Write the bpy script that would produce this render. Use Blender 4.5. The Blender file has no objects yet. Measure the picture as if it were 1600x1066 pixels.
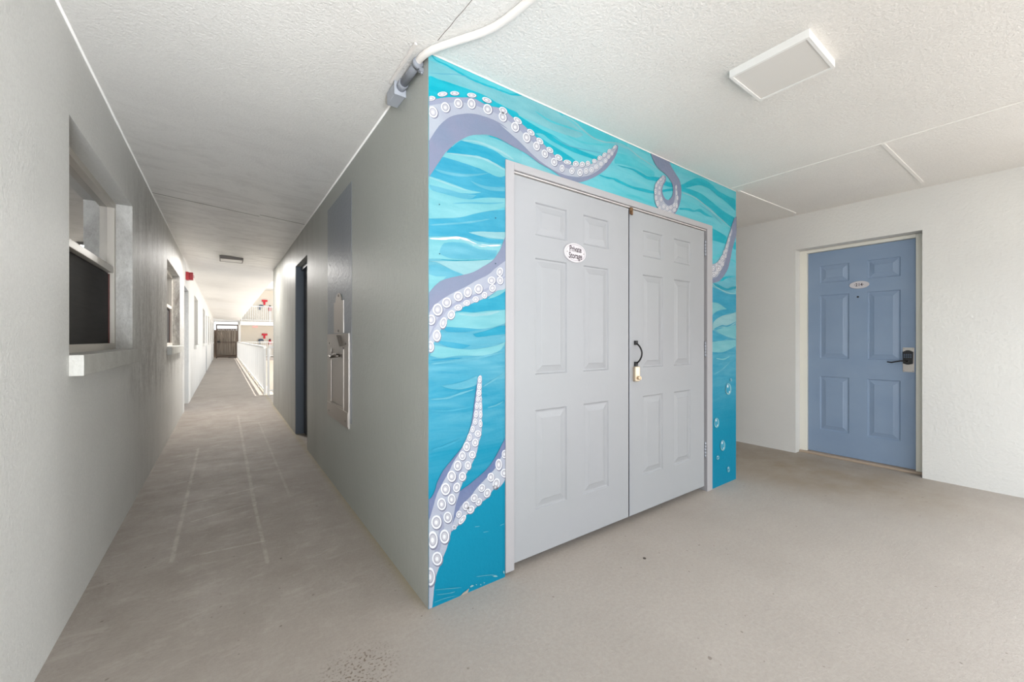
import bpy, bmesh, math, random
from mathutils import Vector
random.seed(7)
C = bpy.context.scene
COL = C.collection
PI = math.pi

# ------------------------------------------------------------------ camera
cd = bpy.data.cameras.new('camera'); cam = bpy.data.objects.new('camera', cd); COL.objects.link(cam)
cd.sensor_fit = 'HORIZONTAL'; cd.sensor_width = 36.0; cd.lens = 623.0 / 1600.0 * 36.0
cd.shift_x = 0.0; cd.shift_y = -(533 - 531) / 1600.0
cd.clip_start = 0.02; cd.clip_end = 500
YAW = math.atan(450 / 623.0)
cam.location = (0, 0, 1.2); cam.rotation_euler = (PI / 2, 0, -YAW)
C.camera = cam

# ------------------------------------------------------------------ world, sun, added fill lamps
w = bpy.data.worlds.new('sky'); C.world = w; w.use_nodes = True
bg = w.node_tree.nodes['Background']; bg.inputs[0].default_value = (0.90, 0.95, 1.0, 1); bg.inputs[1].default_value = 1.3
sd = bpy.data.lights.new('sun', 'SUN'); sun = bpy.data.objects.new('sun', sd); COL.objects.link(sun)
sd.energy = 6.5; sd.angle = math.radians(0.6); sd.color = (1.0, 0.96, 0.9)
sun.rotation_euler = Vector((0.125, 0.0, 1.0)).to_track_quat('Z', 'Y').to_euler()
def fill_lamp(name, loc, rot, sx, sy, power, color=(.90, .95, 1)):
    l = bpy.data.lights.new(name, 'AREA'); l.shape = 'RECTANGLE'; l.size = sx; l.size_y = sy; l.energy = power; l.color = color
    o = bpy.data.objects.new(name, l); o.location = loc; o.rotation_euler = rot; COL.objects.link(o)
    return o
# added area lamps, filling from invented open sides behind the camera
fill_lamp('fill_gap', (3.0, -3.2, 3.6), (0, 0, 0), 9.0, 3.0, 480)
fill_lamp('fill_left', (-3.6, -2.6, 1.3), (0, -PI / 2, 0), 2.4, 3.0, 85)
fill_lamp('fill_right', (9.0, -2.6, 1.3), (0, PI / 2, 0), 2.4, 3.0, 170)
lc = fill_lamp('fill_corridor_mouth', (-.1, -1.7, .7), (PI / 2 + .38, 0, math.radians(3)), 1.0, 1.2, 32); lc.data.spread = math.radians(80)  # added fill lamp behind the camera, aimed up the corridor
# added area lamp, boosting light from the open end of the cross walkway
fill_lamp('fill_cross', (6.4, 9.3, 1.3), (0, PI / 2, 0), 2.3, 1.5, 120)
C.view_settings.view_transform = 'Standard'; C.view_settings.look = 'None'
C.view_settings.exposure = 0.37; C.view_settings.gamma = 1.0; C.view_settings.use_curve_mapping = False

# ------------------------------------------------------------------ materials
def lin(c):
    f = lambda v: (v / 12.92 if v <= 0.04045 else ((v + 0.055) / 1.055) ** 2.4)
    return tuple(f(v / 255.0) for v in c) + (1,)
MATS = {}
def mat(name, rgb, rough=0.6, metal=0.0, rgb2=None, nscale=(3, 3, 3), ndetail=4, nlo=0.35, nhi=0.65, bump=0.0, bscale=60, rvar=0.0, spec=0.5, bstretch=None, coord='pos'):
    """plain paint or metal: two mixed tones of the thing's own colour, and a fine relief"""
    if name in MATS: return MATS[name]
    m = bpy.data.materials.new(name); m.use_nodes = True; nt = m.node_tree; N = nt.nodes; L = nt.links
    b = N['Principled BSDF']; b.inputs['Base Color'].default_value = lin(rgb); b.inputs['Roughness'].default_value = rough
    b.inputs['Metallic'].default_value = metal; b.inputs['Specular IOR Level'].default_value = spec
    if rgb2 or bump or rvar: g = N.new('ShaderNodeNewGeometry')
    if rgb2 or rvar:
        mp = N.new('ShaderNodeMapping'); mp.inputs['Scale'].default_value = nscale; L.new(g.outputs['Position'], mp.inputs['Vector'])
        n = N.new('ShaderNodeTexNoise'); n.inputs['Scale'].default_value = 1.0; n.inputs['Detail'].default_value = ndetail
        L.new(mp.outputs[0], n.inputs['Vector'])
        r = N.new('ShaderNodeMapRange'); r.inputs['From Min'].default_value = nlo; r.inputs['From Max'].default_value = nhi
        L.new(n.outputs['Fac'], r.inputs['Value'])
        if rgb2:
            mx = N.new('ShaderNodeMix'); mx.data_type = 'RGBA'; mx.inputs[6].default_value = lin(rgb); mx.inputs[7].default_value = lin(rgb2)
            L.new(r.outputs[0], mx.inputs[0]); L.new(mx.outputs[2], b.inputs['Base Color'])
        if rvar:
            rr = N.new('ShaderNodeMapRange'); rr.inputs['To Min'].default_value = rough - rvar; rr.inputs['To Max'].default_value = rough + rvar
            L.new(r.outputs[0], rr.inputs['Value']); L.new(rr.outputs[0], b.inputs['Roughness'])
    if bump:
        n2 = N.new('ShaderNodeTexNoise'); n2.inputs['Scale'].default_value = bscale; n2.inputs['Detail'].default_value = 3
        if bstretch:
            m2 = N.new('ShaderNodeMapping'); m2.inputs['Scale'].default_value = bstretch; L.new(g.outputs['Position'], m2.inputs['Vector']); L.new(m2.outputs[0], n2.inputs['Vector'])
        else: L.new(g.outputs['Position'], n2.inputs['Vector'])
        bp = N.new('ShaderNodeBump'); bp.inputs['Strength'].default_value = bump; bp.inputs['Distance'].default_value = 0.01
        L.new(n2.outputs['Fac'], bp.inputs['Height']); L.new(bp.outputs[0], b.inputs['Normal'])
    MATS[name] = m
    return m

def node_helpers(m):
    nt = m.node_tree; N = nt.nodes; L = nt.links
    g = N.new('ShaderNodeNewGeometry'); sep = N.new('ShaderNodeSeparateXYZ'); L.new(g.outputs['Position'], sep.inputs[0])
    def noise(scale, detail=4, rough=.5, dist=0):
        mp = N.new('ShaderNodeMapping'); mp.inputs['Scale'].default_value = scale; L.new(g.outputs['Position'], mp.inputs['Vector'])
        n = N.new('ShaderNodeTexNoise'); n.inputs['Scale'].default_value = 1; n.inputs['Detail'].default_value = detail
        n.inputs['Roughness'].default_value = rough; n.inputs['Distortion'].default_value = dist
        L.new(mp.outputs[0], n.inputs['Vector']); return n.outputs['Fac']
    def rng(v, a, b, c=0, d=1, smooth=False):
        r = N.new('ShaderNodeMapRange'); r.inputs['From Min'].default_value = a; r.inputs['From Max'].default_value = b
        r.inputs['To Min'].default_value = c; r.inputs['To Max'].default_value = d
        if smooth: r.interpolation_type = 'SMOOTHSTEP'
        L.new(v, r.inputs['Value']); return r.outputs[0]
    def math_(op, a, b):
        n = N.new('ShaderNodeMath'); n.operation = op
        for i, v in enumerate((a, b)):
            if isinstance(v, (int, float)): n.inputs[i].default_value = v
            else: L.new(v, n.inputs[i])
        return n.outputs[0]
    def mix(f, a, b):
        n = N.new('ShaderNodeMix'); n.data_type = 'RGBA'
        if isinstance(f, (int, float)): n.inputs[0].default_value = f
        else: L.new(f, n.inputs[0])
        for i, v in ((6, a), (7, b)):
            if isinstance(v, tuple): n.inputs[i].default_value = lin(v)
            else: L.new(v, n.inputs[i])
        return n.outputs[2]
    def bump(h, strength, dist=.01):
        n = N.new('ShaderNodeBump'); n.inputs['Strength'].default_value = strength; n.inputs['Distance'].default_value = dist
        L.new(h, n.inputs['Height']); L.new(n.outputs[0], N['Principled BSDF'].inputs['Normal'])
    return N, L, g, sep, noise, rng, math_, mix, bump

def new_mat(name, rough=.6, spec=.5):
    m = bpy.data.materials.new(name); m.use_nodes = True
    b = m.node_tree.nodes['Principled BSDF']; b.inputs['Roughness'].default_value = rough; b.inputs['Specular IOR Level'].default_value = spec
    MATS[name] = m
    return m, b

SCRATCH = [(-0.23, 5.62, -0.23, 2.81, 0.016, 0.45), (0.18, 7.62, 0.18, 3.43, 0.018, 0.4), (0.18, 3.43, 0.19, 2.51, 0.014, 0.4), (0.41, 6.85, 0.41, 3.56, 0.014, 0.3), (-0.36, 3.69, 0.21, 3.84, 0.016, 0.4), (-0.17, 3.37, 0.19, 3.49, 0.014, 0.4), (-0.13, 2.83, 0.2, 2.79, 0.012, 0.4)]
# concrete floor: painted slab, brown soiling, scuffs and small dark specks
def floor_mat():
    m, b = new_mat('floor_concrete', .62, .35)
    N, L, g, sep, noise, rng, M, mix, bump = node_helpers(m)
    cloud = rng(noise((.9, .9, 1), 5, .6), .35, .68)
    base = mix(cloud, (171, 163, 155), (159, 151, 143))
    fine = rng(noise((60, 60, 60), 5, .8), .35, .7)
    base = mix(M('MULTIPLY', fine, .5), base, (140, 131, 123))
    # foot traffic soiling down the corridor
    band = M('MULTIPLY', rng(sep.outputs[0], .95, .45, 0, 1, True), rng(sep.outputs[1], 1.2, 2.6, .35, 1, True))
    band = M('MULTIPLY', band, rng(sep.outputs[1], 9, 11.5, 1, .35, True))
    soil = M('MULTIPLY', rng(noise((3.4, 2.4, 1), 8, .75, .4), .3, .66), M('MULTIPLY', band, .5))
    base = mix(soil, base, (122, 110, 101))
    scuff = M('MULTIPLY', rng(noise((5, 13, 1), 7, .75, .5), .52, .64), M('MULTIPLY', band, .22))
    base = mix(scuff, base, (198, 190, 182))
    # olive stain before door 214
    def blob(cx, cy, r0, r1, sx=1, sy=1):
        dx = M('MULTIPLY', M('SUBTRACT', sep.outputs[0], cx), sx); dy = M('MULTIPLY', M('SUBTRACT', sep.outputs[1], cy), sy)
        d = M('SQRT', M('ADD', M('MULTIPLY', dx, dx), M('MULTIPLY', dy, dy)), 0)
        return rng(d, r1, r0, 0, 1, True)
    st = M('MULTIPLY', blob(4.35, 1.25, .15, .95, 1.0, .8), rng(noise((3, 3, 1), 5, .6), .2, .65))
    base = mix(M('MULTIPLY', st, .75), base, (122, 106, 82))
    st2 = M('MULTIPLY', blob(4.3, 2.2, .2, 1.2, 1, .6), .35)
    base = mix(st2, base, (150, 134, 112))
    # rusty specks near the camera
    sp = M('MULTIPLY', blob(0.40, 1.49, .03, .19, 1, 1), rng(noise((95, 95, 1), 2, .5), .56, .62))
    base = mix(M('MULTIPLY', sp, .8), base, (92, 74, 58))
    spk = rng(noise((34, 34, 1), 1, .3), .775, .80)
    base = mix(M('MULTIPLY', spk, .55), base, (88, 76, 66))
    # pale scratches dragged along and across the corridor
    def seg(ax, ay, bx, by, wd, amt):
        L2 = (bx - ax) ** 2 + (by - ay) ** 2
        px_ = M('SUBTRACT', sep.outputs[0], ax); py_ = M('SUBTRACT', sep.outputs[1], ay)
        t = M('DIVIDE', M('ADD', M('MULTIPLY', px_, bx - ax), M('MULTIPLY', py_, by - ay)), L2)
        t = M('MINIMUM', M('MAXIMUM', t, 0), 1)
        ex = M('SUBTRACT', px_, M('MULTIPLY', t, bx - ax)); ey = M('SUBTRACT', py_, M('MULTIPLY', t, by - ay))
        d = M('SQRT', M('ADD', M('MULTIPLY', ex, ex), M('MULTIPLY', ey, ey)), 0)
        return M('MULTIPLY', rng(d, wd, wd * .3, 0, 1, True), M('MULTIPLY', rng(noise((12, 12, 1), 4, .7), .35, .6), amt))
    for a in SCRATCH: base = mix(seg(*a), base, (198, 190, 182))
    # yellowed edge along the grey wall
    ed = M('MULTIPLY', M('MULTIPLY', rng(M('ABSOLUTE', M('SUBTRACT', sep.outputs[0], .735), 0), .05, .005), rng(sep.outputs[1], 1.6, 1.8)), .45)
    base = mix(ed, base, (150, 138, 100))
    L.new(base, b.inputs['Base Color'])
    rr = rng(noise((3, 5, 1), 5, .7), .3, .7, .45, .7); L.new(rr, b.inputs['Roughness'])
    bump(noise((90, 90, 90), 5, .75), .55, .006)
    return m

# textured ceiling; semi-gloss in the corridor, its uneven sheen painted in as dark mottling
def ceiling_mat():
    m, b = new_mat('ceiling_paint', .6, .4)
    N, L, g, sep, noise, rng, M, mix, bump = node_helpers(m)
    base = mix(rng(noise((1.5, 1.5, 1), 4), .3, .7), (236, 234, 230), (231, 229, 225))
    cor = M('MULTIPLY', rng(sep.outputs[0], .9, .6, 0, 1, True), M('MULTIPLY', rng(sep.outputs[1], 2.2, 5.0, .12, 1, True), rng(sep.outputs[1], 9.5, 7.5, .12, 1, True)))
    sheen_mottle = M('MULTIPLY', rng(noise((2.2, 5.0, 1), 8, .72, 1.2), .46, .72), cor)
    base = mix(M('MULTIPLY', cor, .0), base, (162, 154, 148))
    base = mix(M('MULTIPLY', sheen_mottle, .36), base, (122, 112, 106))
    fine = rng(noise((80, 80, 80), 3, .7), .3, .7); base = mix(M('MULTIPLY', fine, .12), base, (150, 147, 142))
    L.new(base, b.inputs['Base Color'])
    rr = M('SUBTRACT', .62, M('MULTIPLY', cor, .32)); L.new(rr, b.inputs['Roughness'])
    bump(noise((75, 75, 75), 4, .75), .75, .008)
    return m

# corridor wall with the windows: soiled vertical streaks between the openings
def left_mat():
    m, b = new_mat('wall_paint_streaked', .5, .5)
    N, L, g, sep, noise, rng, M, mix, bump = node_helpers(m)
    base = mix(rng(noise((1, 1.5, 1.2), 4), .3, .7), (230, 229, 225), (222, 221, 217))
    zone = M('MULTIPLY', rng(sep.outputs[1], 3.4, 4.6, 0, 1, True), rng(sep.outputs[1], 10.5, 7.8, 0, 1, True))
    zz = M('MULTIPLY', rng(sep.outputs[2], .55, .95, .15, 1, True), rng(sep.outputs[2], 2.5, 1.9, .3, 1, True))
    stre = M('MULTIPLY', rng(noise((7, 7, 1.6), 8, .78, .8), .42, .66), M('MULTIPLY', zone, zz))
    base = mix(M('MULTIPLY', stre, .9), base, (122, 114, 108))
    base = mix(M('MULTIPLY', zone, .10), base, (150, 146, 140))
    grit = M('MULTIPLY', rng(noise((34, 34, 26), 6, .8), .45, .7), M('MULTIPLY', zone, zz))
    base = mix(M('MULTIPLY', grit, .75), base, (120, 114, 109))
    fine = rng(noise((90, 90, 90), 3, .7), .3, .7); base = mix(M('MULTIPLY', fine, .16), base, (150, 148, 144))
    chips = M('MULTIPLY', rng(noise((22, 22, 14), 2, .4), .735, .75), rng(sep.outputs[2], .95, .7))
    base = mix(M('MULTIPLY', chips, .8), base, (232, 230, 226))
    L.new(base, b.inputs['Base Color'])
    bump(noise((70, 70, 55), 5, .75), .85, .008)
    return m

def grey_mat():
    m, b = new_mat('wall_paint_grey', .42, .55)
    N, L, g, sep, noise, rng, M, mix, bump = node_helpers(m)
    base = mix(rng(noise((1, 1.2, 1.2), 4), .3, .7), (166, 169, 163), (160, 163, 157))
    far = rng(sep.outputs[1], 3.6, 5.2, 0, 1, True)
    stre = M('MULTIPLY', rng(noise((9, 6, .8), 6, .7, .5), .35, .72), far)
    base = mix(M('MULTIPLY', stre, .6), base, (108, 100, 92))
    base = mix(M('MULTIPLY', far, .22), base, (168, 162, 154))
    L.new(base, b.inputs['Base Color'])
    bump(noise((60, 50, 22), 5, .7), .6, .008)
    return m

# painted ground coat of the mural: pale aqua at the top, deep blue-green at the foot
def mural_base_mat():
    m, b = new_mat('mural_ground_coat', .6, .15)
    N, L, g, sep, noise, rng, M, mix, bump = node_helpers(m)
    z = M('ADD', sep.outputs[2], M('MULTIPLY', M('SUBTRACT', noise((1.2, 1.2, 5), 3, .5), .5), .25))
    ramp = N.new('ShaderNodeValToRGB'); L.new(rng(z, 0, 2.5), ramp.inputs[0])
    e = ramp.color_ramp.elements
    stops = [(0.0, (0, 156, 196)), (.22, (0, 160, 198)), (.36, (36, 168, 206)), (.5, (78, 182, 214)), (.62, (110, 196, 218)), (.78, (104, 200, 218)), (.86, (96, 200, 214)), (1, (92, 200, 212))]
    stops = [(p, tuple(v * (.72 if p < .7 else .82) for v in c)) for p, c in stops]
    e[0].position = 0; e[0].color = lin(stops[0][1]); e[1].position = 1; e[1].color = lin(stops[-1][1])
    for p, c in stops[1:-1]:
        k = e.new(p); k.color = lin(c)
    st = rng(noise((2.2, 2.2, 16), 5, .6, .6), .35, .7)
    amp = rng(sep.outputs[2], .45, 1.1, .0, .42)
    col = mix(M('MULTIPLY', st, amp), ramp.outputs[0], (122, 174, 184))
    dk = rng(noise((3.1, 3.1, 22), 5, .6, .4), .5, .75)
    col = mix(M('MULTIPLY', dk, M('MULTIPLY', amp, .8)), col, (46, 137, 163))
    L.new(col, b.inputs['Base Color'])
    bump(noise((60, 60, 60), 4, .6), .25, .006)
    return m
FLOOR = floor_mat(); CEIL = ceiling_mat(); LEFT = left_mat(); GREY = grey_mat(); MBASE = mural_base_mat()
WHITEWALL = mat('wall_paint_white', (214, 213, 209), .55, rgb2=(209, 208, 205), nscale=(1.2, 1.2, 1.2), bump=.3, bscale=45)
FARWALL = mat('wall_paint_far', (226, 218, 204), .7, rgb2=(220, 212, 198), nscale=(.8, .8, .8))
FARWHITE = mat('white_masonry', (228, 226, 222), .7, rgb2=(222, 220, 216), nscale=(.8, .8, .8))
TRIMW = mat('trim_white', (232, 230, 226), .5)
TRIMG = mat('joint_dark', (120, 112, 106), .8)
DOORW = mat('door_pale_grey', (150, 152, 156), .42, rgb2=(148, 151, 154), nscale=(.8, .8, 1.5), bump=.04, bscale=30)
FRAMEW = mat('frame_pale_grey', (156, 155, 158), .45, bump=.05, bscale=40)
DOORB = mat('door_slate_blue', (126, 146, 172), .42, rgb2=(132, 151, 175), nscale=(2, 2, 3), bump=.10, bscale=160)
FRAMEC = mat('frame_cream', (222, 220, 210), .5)
SLATE = mat('slate_paint', (72, 80, 90), .5, bump=.05)
SLATEDARK = mat('dark_slate_door', (44, 50, 56), .5)
REVEALG = mat('reveal_grey', (160, 155, 150), .6, bump=.15)
PATCH = mat('patch_paint', (134, 139, 146), .42, rgb2=(128, 134, 141), nscale=(3, 3, 1), bump=.3, bscale=40)
ALU = mat('aluminium_frame', (205, 199, 190), .4, metal=.15)
STEEL = mat('brushed_steel', (178, 172, 166), .42, metal=1.0, rgb2=(178, 172, 166), nscale=(2, 40, 2), bump=.05, bscale=20)
STEELD = mat('brushed_steel_dark', (120, 114, 108), .3, metal=1.0)
GALV = mat('galvanised_grey', (150, 154, 162), .45, metal=.35)
BOXG = mat('box_grey', (168, 172, 180), .5)
PVC = mat('white_painted_pipe', (224, 219, 214), .45)
BLACK = mat('black_metal', (30, 29, 30), .4, metal=.3)
NICKEL = mat('satin_nickel', (206, 190, 168), .3, metal=.8)
RUST = mat('rusty_bracket', (128, 92, 50), .7, rgb2=(60, 42, 30), nscale=(120, 120, 120))
SIGNW = mat('sign_enamel', (196, 193, 197), .45)
SIGNL = mat('sign_rim_line', (120, 108, 118), .5)
INK = mat('sign_ink', (66, 54, 62), .6)
LAMPF = mat('lamp_frame_white', (232, 232, 230), .4)
LAMPB = mat('lamp_frame_dark', (104, 98, 94), .5)
LAMPD = mat('lamp_diffuser', (216, 214, 210), .5)
RED = mat('alarm_red', (168, 20, 36), .4)
REDP = mat('alarm_red_far', (206, 30, 52), .5)
LENS = mat('alarm_lens', (190, 170, 170), .2)
RAILW = mat('rail_white', (226, 226, 224), .45)
SCREEN = mat('dark_screen', (42, 39, 38), .75, rgb2=(34, 31, 31), nscale=(4, 4, 60))
SCREENR = mat('screen_spline', (96, 52, 48), .6)
DARKROOM = mat('dark_room', (40, 40, 42), .9)
BLIND = mat('blind', (108, 104, 100), .8)
WOODG = mat('weathered_wood', (138, 128, 116), .8, rgb2=(108, 98, 88), nscale=(12, 12, 1.5))
GATEF = mat('gate_frame_brown', (92, 78, 68), .6)
BLUELAMP = mat('lamp_blue_grey', (70, 84, 104), .5)
GROUND = mat('courtyard_paving', (226, 220, 214), .8, rgb2=(214, 208, 202), nscale=(.5, .5, .5))
HOUSE = mat('brown_masonry', (150, 132, 118), .8)
GREEN = mat('planter_green', (84, 110, 70), .8)
SILL = mat('sill_paint', (200, 199, 193), .55, rgb2=(188, 186, 180), nscale=(9, 9, 9), bump=.4, bscale=60)
GUM = mat('dark_spot', (62, 54, 50), .7)

def glass_mat():
    m, b = new_mat('window_glass', .02, .9)
    b.inputs['Base Color'].default_value = (.035, .037, .04, 1); b.inputs['IOR'].default_value = 1.8
    b.inputs['Coat Weight'].default_value = 1.0; b.inputs['Coat Roughness'].default_value = .02; b.inputs['Coat IOR'].default_value = 1.7
    return m
GLASS = glass_mat()
PAINT = {}
MK = .74
for k, c in dict(aq=(122, 206, 218), aq2=(74, 192, 206), lb=(128, 208, 220), pl=(160, 218, 228), wt2=(214, 230, 236), tq=(0, 168, 188), tq2=(26, 172, 198), tb=(28, 170, 206),
                 mb=(52, 172, 208), mb2=(40, 164, 204), ml=(96, 188, 214)).items():
    c = tuple(v * {'tq': .85, 'aq2': .83, 'lb': .74, 'pl': .72, 'aq': .74}.get(k, MK) for v in c); r2 = tuple(v + (235 - v) * .12 for v in c)
    PAINT[k] = mat('mural_' + k, c, .45, rgb2=r2, nscale=(5, 5, 26), nlo=.4, nhi=.75, bump=.25, bscale=60, spec=.2)
for k, c, c2 in (('tp', (140, 154, 182), (150, 156, 184)), ('td', (112, 132, 178), (130, 142, 182)), ('tl', (192, 200, 212), (180, 186, 204)), ('tm', (164, 172, 198), (172, 178, 200)),
                 ('tg', (140, 142, 164), (140, 142, 164)), ('wt', (240, 242, 246), (234, 237, 242)), ('tm2', (184, 184, 196), (176, 178, 192)), ('tl2', (206, 206, 214), (198, 198, 206)),
                 ('hole', (44, 92, 110), (40, 80, 100)), ('chip', (196, 190, 176), (206, 200, 188))):
    f = {'wt': .82, 'tl': .79, 'tl2': .80, 'tm2': .76, 'tm': .77, 'tp': .76}.get(k, MK)
    PAINT[k] = mat('mural_' + k, tuple(v * f for v in c), .45, rgb2=tuple(v * f for v in c2), nscale=(6, 6, 6), bump=.25, bscale=60, spec=.2)

# ------------------------------------------------------------------ mesh helpers
class MB:
    def __init__(s): s.v = []; s.f = []; s.m = []; s.smooth = []
    def face(s, pts, mi=0, sm=False):
        i = len(s.v); s.v += [tuple(p) for p in pts]; s.f.append(tuple(range(i, i + len(pts)))); s.m.append(mi); s.smooth.append(sm); return s
    def box(s, x0, x1, y0, y1, z0, z1, mi=0, bev=0):
        if bev:
            bm = bmesh.new(); bmesh.ops.create_cube(bm, size=1)
            for v in bm.verts: v.co = ((x0 + x1) / 2 + v.co.x * (x1 - x0), (y0 + y1) / 2 + v.co.y * (y1 - y0), (z0 + z1) / 2 + v.co.z * (z1 - z0))
            bmesh.ops.bevel(bm, geom=list(bm.edges), offset=bev, segments=2, affect='EDGES', profile=.6)
            return s.add_bm(bm, mi)
        i = len(s.v); s.v += [(x, y, z) for z in (z0, z1) for y in (y0, y1) for x in (x0, x1)]
        for q in ((0, 2, 3, 1), (4, 5, 7, 6), (0, 1, 5, 4), (2, 6, 7, 3), (0, 4, 6, 2), (1, 3, 7, 5)):
            s.f.append(tuple(i + k for k in q)); s.m.append(mi); s.smooth.append(False)
        return s
    def add_bm(s, bm, mi=0, sm=False):
        i = len(s.v); bm.verts.ensure_lookup_table(); s.v += [tuple(v.co) for v in bm.verts]
        for f in bm.faces: s.f.append(tuple(i + v.index for v in f.verts)); s.m.append(mi); s.smooth.append(sm)
        bm.free(); return s
    def tube(s, path, r, n=12, mi=0, caps=True):
        path = [Vector(p) for p in path]; rs = r if isinstance(r, (list, tuple)) else [r] * len(path)
        t0 = (path[1] - path[0]).normalized(); up = Vector((0, 0, 1)) if abs(t0.z) < .9 else Vector((1, 0, 0))
        a = t0.cross(up).normalized(); base = len(s.v)
        for i, p in enumerate(path):
            t = (path[min(i + 1, len(path) - 1)] - path[max(i - 1, 0)]).normalized()
            a = (a - t * a.dot(t)).normalized(); b = t.cross(a)
            for k in range(n):
                th = 2 * PI * k / n; s.v.append(tuple(p + a * math.cos(th) * rs[i] + b * math.sin(th) * rs[i]))
        for i in range(len(path) - 1):
            for k in range(n):
                q = (base + i * n + k, base + i * n + (k + 1) % n, base + (i + 1) * n + (k + 1) % n, base + (i + 1) * n + k)
                s.f.append(q); s.m.append(mi); s.smooth.append(True)
        if caps:
            s.f.append(tuple(base + k for k in range(n))[::-1]); s.m.append(mi); s.smooth.append(False)
            s.f.append(tuple(base + (len(path) - 1) * n + k for k in range(n))); s.m.append(mi); s.smooth.append(False)
        return s
    def prism(s, pts, d, mi=0):
        """closed outline pts (3-D, planar) pushed along vector d"""
        n = len(pts); i = len(s.v); s.v += [tuple(p) for p in pts] + [tuple(Vector(p) + Vector(d)) for p in pts]
        s.f.append(tuple(range(i, i + n))); s.f.append(tuple(range(i + n, i + 2 * n))[::-1]); s.m += [mi, mi]; s.smooth += [False, False]
        for k in range(n):
            s.f.append((i + k, i + (k + 1) % n, i + n + (k + 1) % n, i + n + k)); s.m.append(mi); s.smooth.append(False)
        return s

def obj(name, mb, mats, parent=None, fix=True):
    me = bpy.data.meshes.new(name)
    o0 = Vector((0, 0, 0)); p = parent
    while p is not None: o0 += p.location; p = p.parent
    me.from_pydata([tuple(Vector(v) - o0) for v in mb.v], [], mb.f)
    if not isinstance(mats, (list, tuple)): mats = [mats]
    for m in mats: me.materials.append(m)
    me.polygons.foreach_set('material_index', mb.m); me.polygons.foreach_set('use_smooth', mb.smooth)
    if fix:
        bm = bmesh.new(); bm.from_mesh(me); bmesh.ops.recalc_face_normals(bm, faces=bm.faces); bm.to_mesh(me); bm.free()
    me.update()
    o = bpy.data.objects.new(name, me); COL.objects.link(o)
    if parent: o.parent = parent
    return o
def thing(name, label, cat, loc, group=None):
    o = bpy.data.objects.new(name, None); o.empty_display_size = .05; o.location = loc; COL.objects.link(o)
    o['label'] = label; o['category'] = cat
    if group: o['group'] = group
    return o
def tag(o, label, cat=None, group=None):
    o['label'] = label
    if cat: o['category'] = cat
    if group: o['group'] = group
    return o
def struct(name, mb, mats, label=None):
    o = obj(name, mb, mats); o['kind'] = 'structure'
    if label: o['label'] = label
    return o
def sthing(name, loc, label=None):
    o = bpy.data.objects.new(name, None); o.empty_display_size = .05; o.location = loc; COL.objects.link(o); o['kind'] = 'structure'
    if label: o['label'] = label
    return o
def dup(o, parent=None, loc=None):
    c = o.copy(); COL.objects.link(c); c.parent = parent
    if loc is not None: c.location = loc
    for ch in [k for k in bpy.data.objects if k.parent == o]: dup(ch, c)
    return c

def wall_cells(mb, axis, p0, p1, u0, u1, z0, z1, holes, mi=0):
    """slab between planes p0..p1 of the axis, spanning u0..u1 and z0..z1, solid except for the holes"""
    us = sorted({u0, u1} | {h[0] for h in holes} | {h[1] for h in holes}); us = [u for u in us if u0 <= u <= u1]
    for a, b in zip(us, us[1:]):
        cuts = sorted([(h[2], h[3]) for h in holes if h[0] <= a + 1e-6 and h[1] >= b - 1e-6]); z = z0
        for c0, c1 in cuts + [(z1, z1)]:
            if c0 > z + 1e-6:
                if axis == 'x': mb.box(p0, p1, a, b, z, c0, mi)
                else: mb.box(a, b, p0, p1, z, c0, mi)
            z = max(z, c1)
    return mb

# ------------------------------------------------------------------ large structure
XL, XG, XM, XB = -.54, .737, 3.577, 4.91      # window wall, grey wall, far end of the mural wall, wall with door 214
YM, YG = 1.655, 8.54                          # mural wall, far end of the storage block
mb = MB(); mb.box(-9, 14, -5, -1.5, -.22, 0); mb.box(-.9, 6.6, -1.5, 10.14, -.22, 0); mb.box(-.9, .90, 10.14, 31.9, -.22, 0); mb.box(-.9, 12, 31.9, 34, -.22, 0)  # first slab: unseen deck added behind the camera to bounce sunlight upward
fl = struct('floor', mb, FLOOR)
def cz(x):
    P = [(-.9, 2.56), (-.54, 2.543), (.3, 2.492), (.74, 2.478), (3.6, 2.477), (4.91, 2.517), (6.6, 2.53)]
    for (a, za), (b, zb) in zip(P, P[1:]):
        if a <= x <= b: return za + (zb - za) * (x - a) / (b - a)
    return P[-1][1]
mb = MB()
def ceil_slab(xs, y0, y1):
    for a, b in zip(xs, xs[1:]):
        za, zb = cz(a), cz(b)
        i = len(mb.v)
        mb.v += [(a, y0, za), (b, y0, zb), (b, y1, zb), (a, y1, za), (a, y0, 2.8), (b, y0, 2.8), (b, y1, 2.8), (a, y1, 2.8)]
        for q in ((0, 1, 2, 3), (4, 7, 6, 5), (0, 4, 5, 1), (3, 2, 6, 7), (0, 3, 7, 4), (1, 5, 6, 2)):
            mb.f.append(tuple(i + k for k in q)); mb.m.append(0); mb.smooth.append(False)
ceil_slab([-.9, -.54, .3, .74, 3.6, 4.91, 6.6], -1.5, 10.14)
ceil_slab([-.9, -.54, .3, .74, .85], 10.14, 31.9)
ce = struct('ceiling', mb, CEIL)

# window wall with its openings
WIN = [(2.506, 3.97, 1.13, 2.17), (6.14, 7.81, 1.11, 2.15), (11.38, 12.88, 1.08, 2.2), (15.9, 17.45, 1.08, 2.2), (20.9, 22.4, 1.08, 2.2), (24.1, 25.6, 1.08, 2.2), (28.4, 29.8, 1.08, 2.2)]
DOORL = [(8.634, 9.648, 0, 2.11), (18.5, 19.4, 0, 2.11), (26.6, 27.5, 0, 2.11)]
mb = MB(); wall_cells(mb, 'x', -.74, XL, 0.45, 33.9, 0, 2.6, WIN + DOORL)
struct('wall_left', mb, LEFT)

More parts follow.
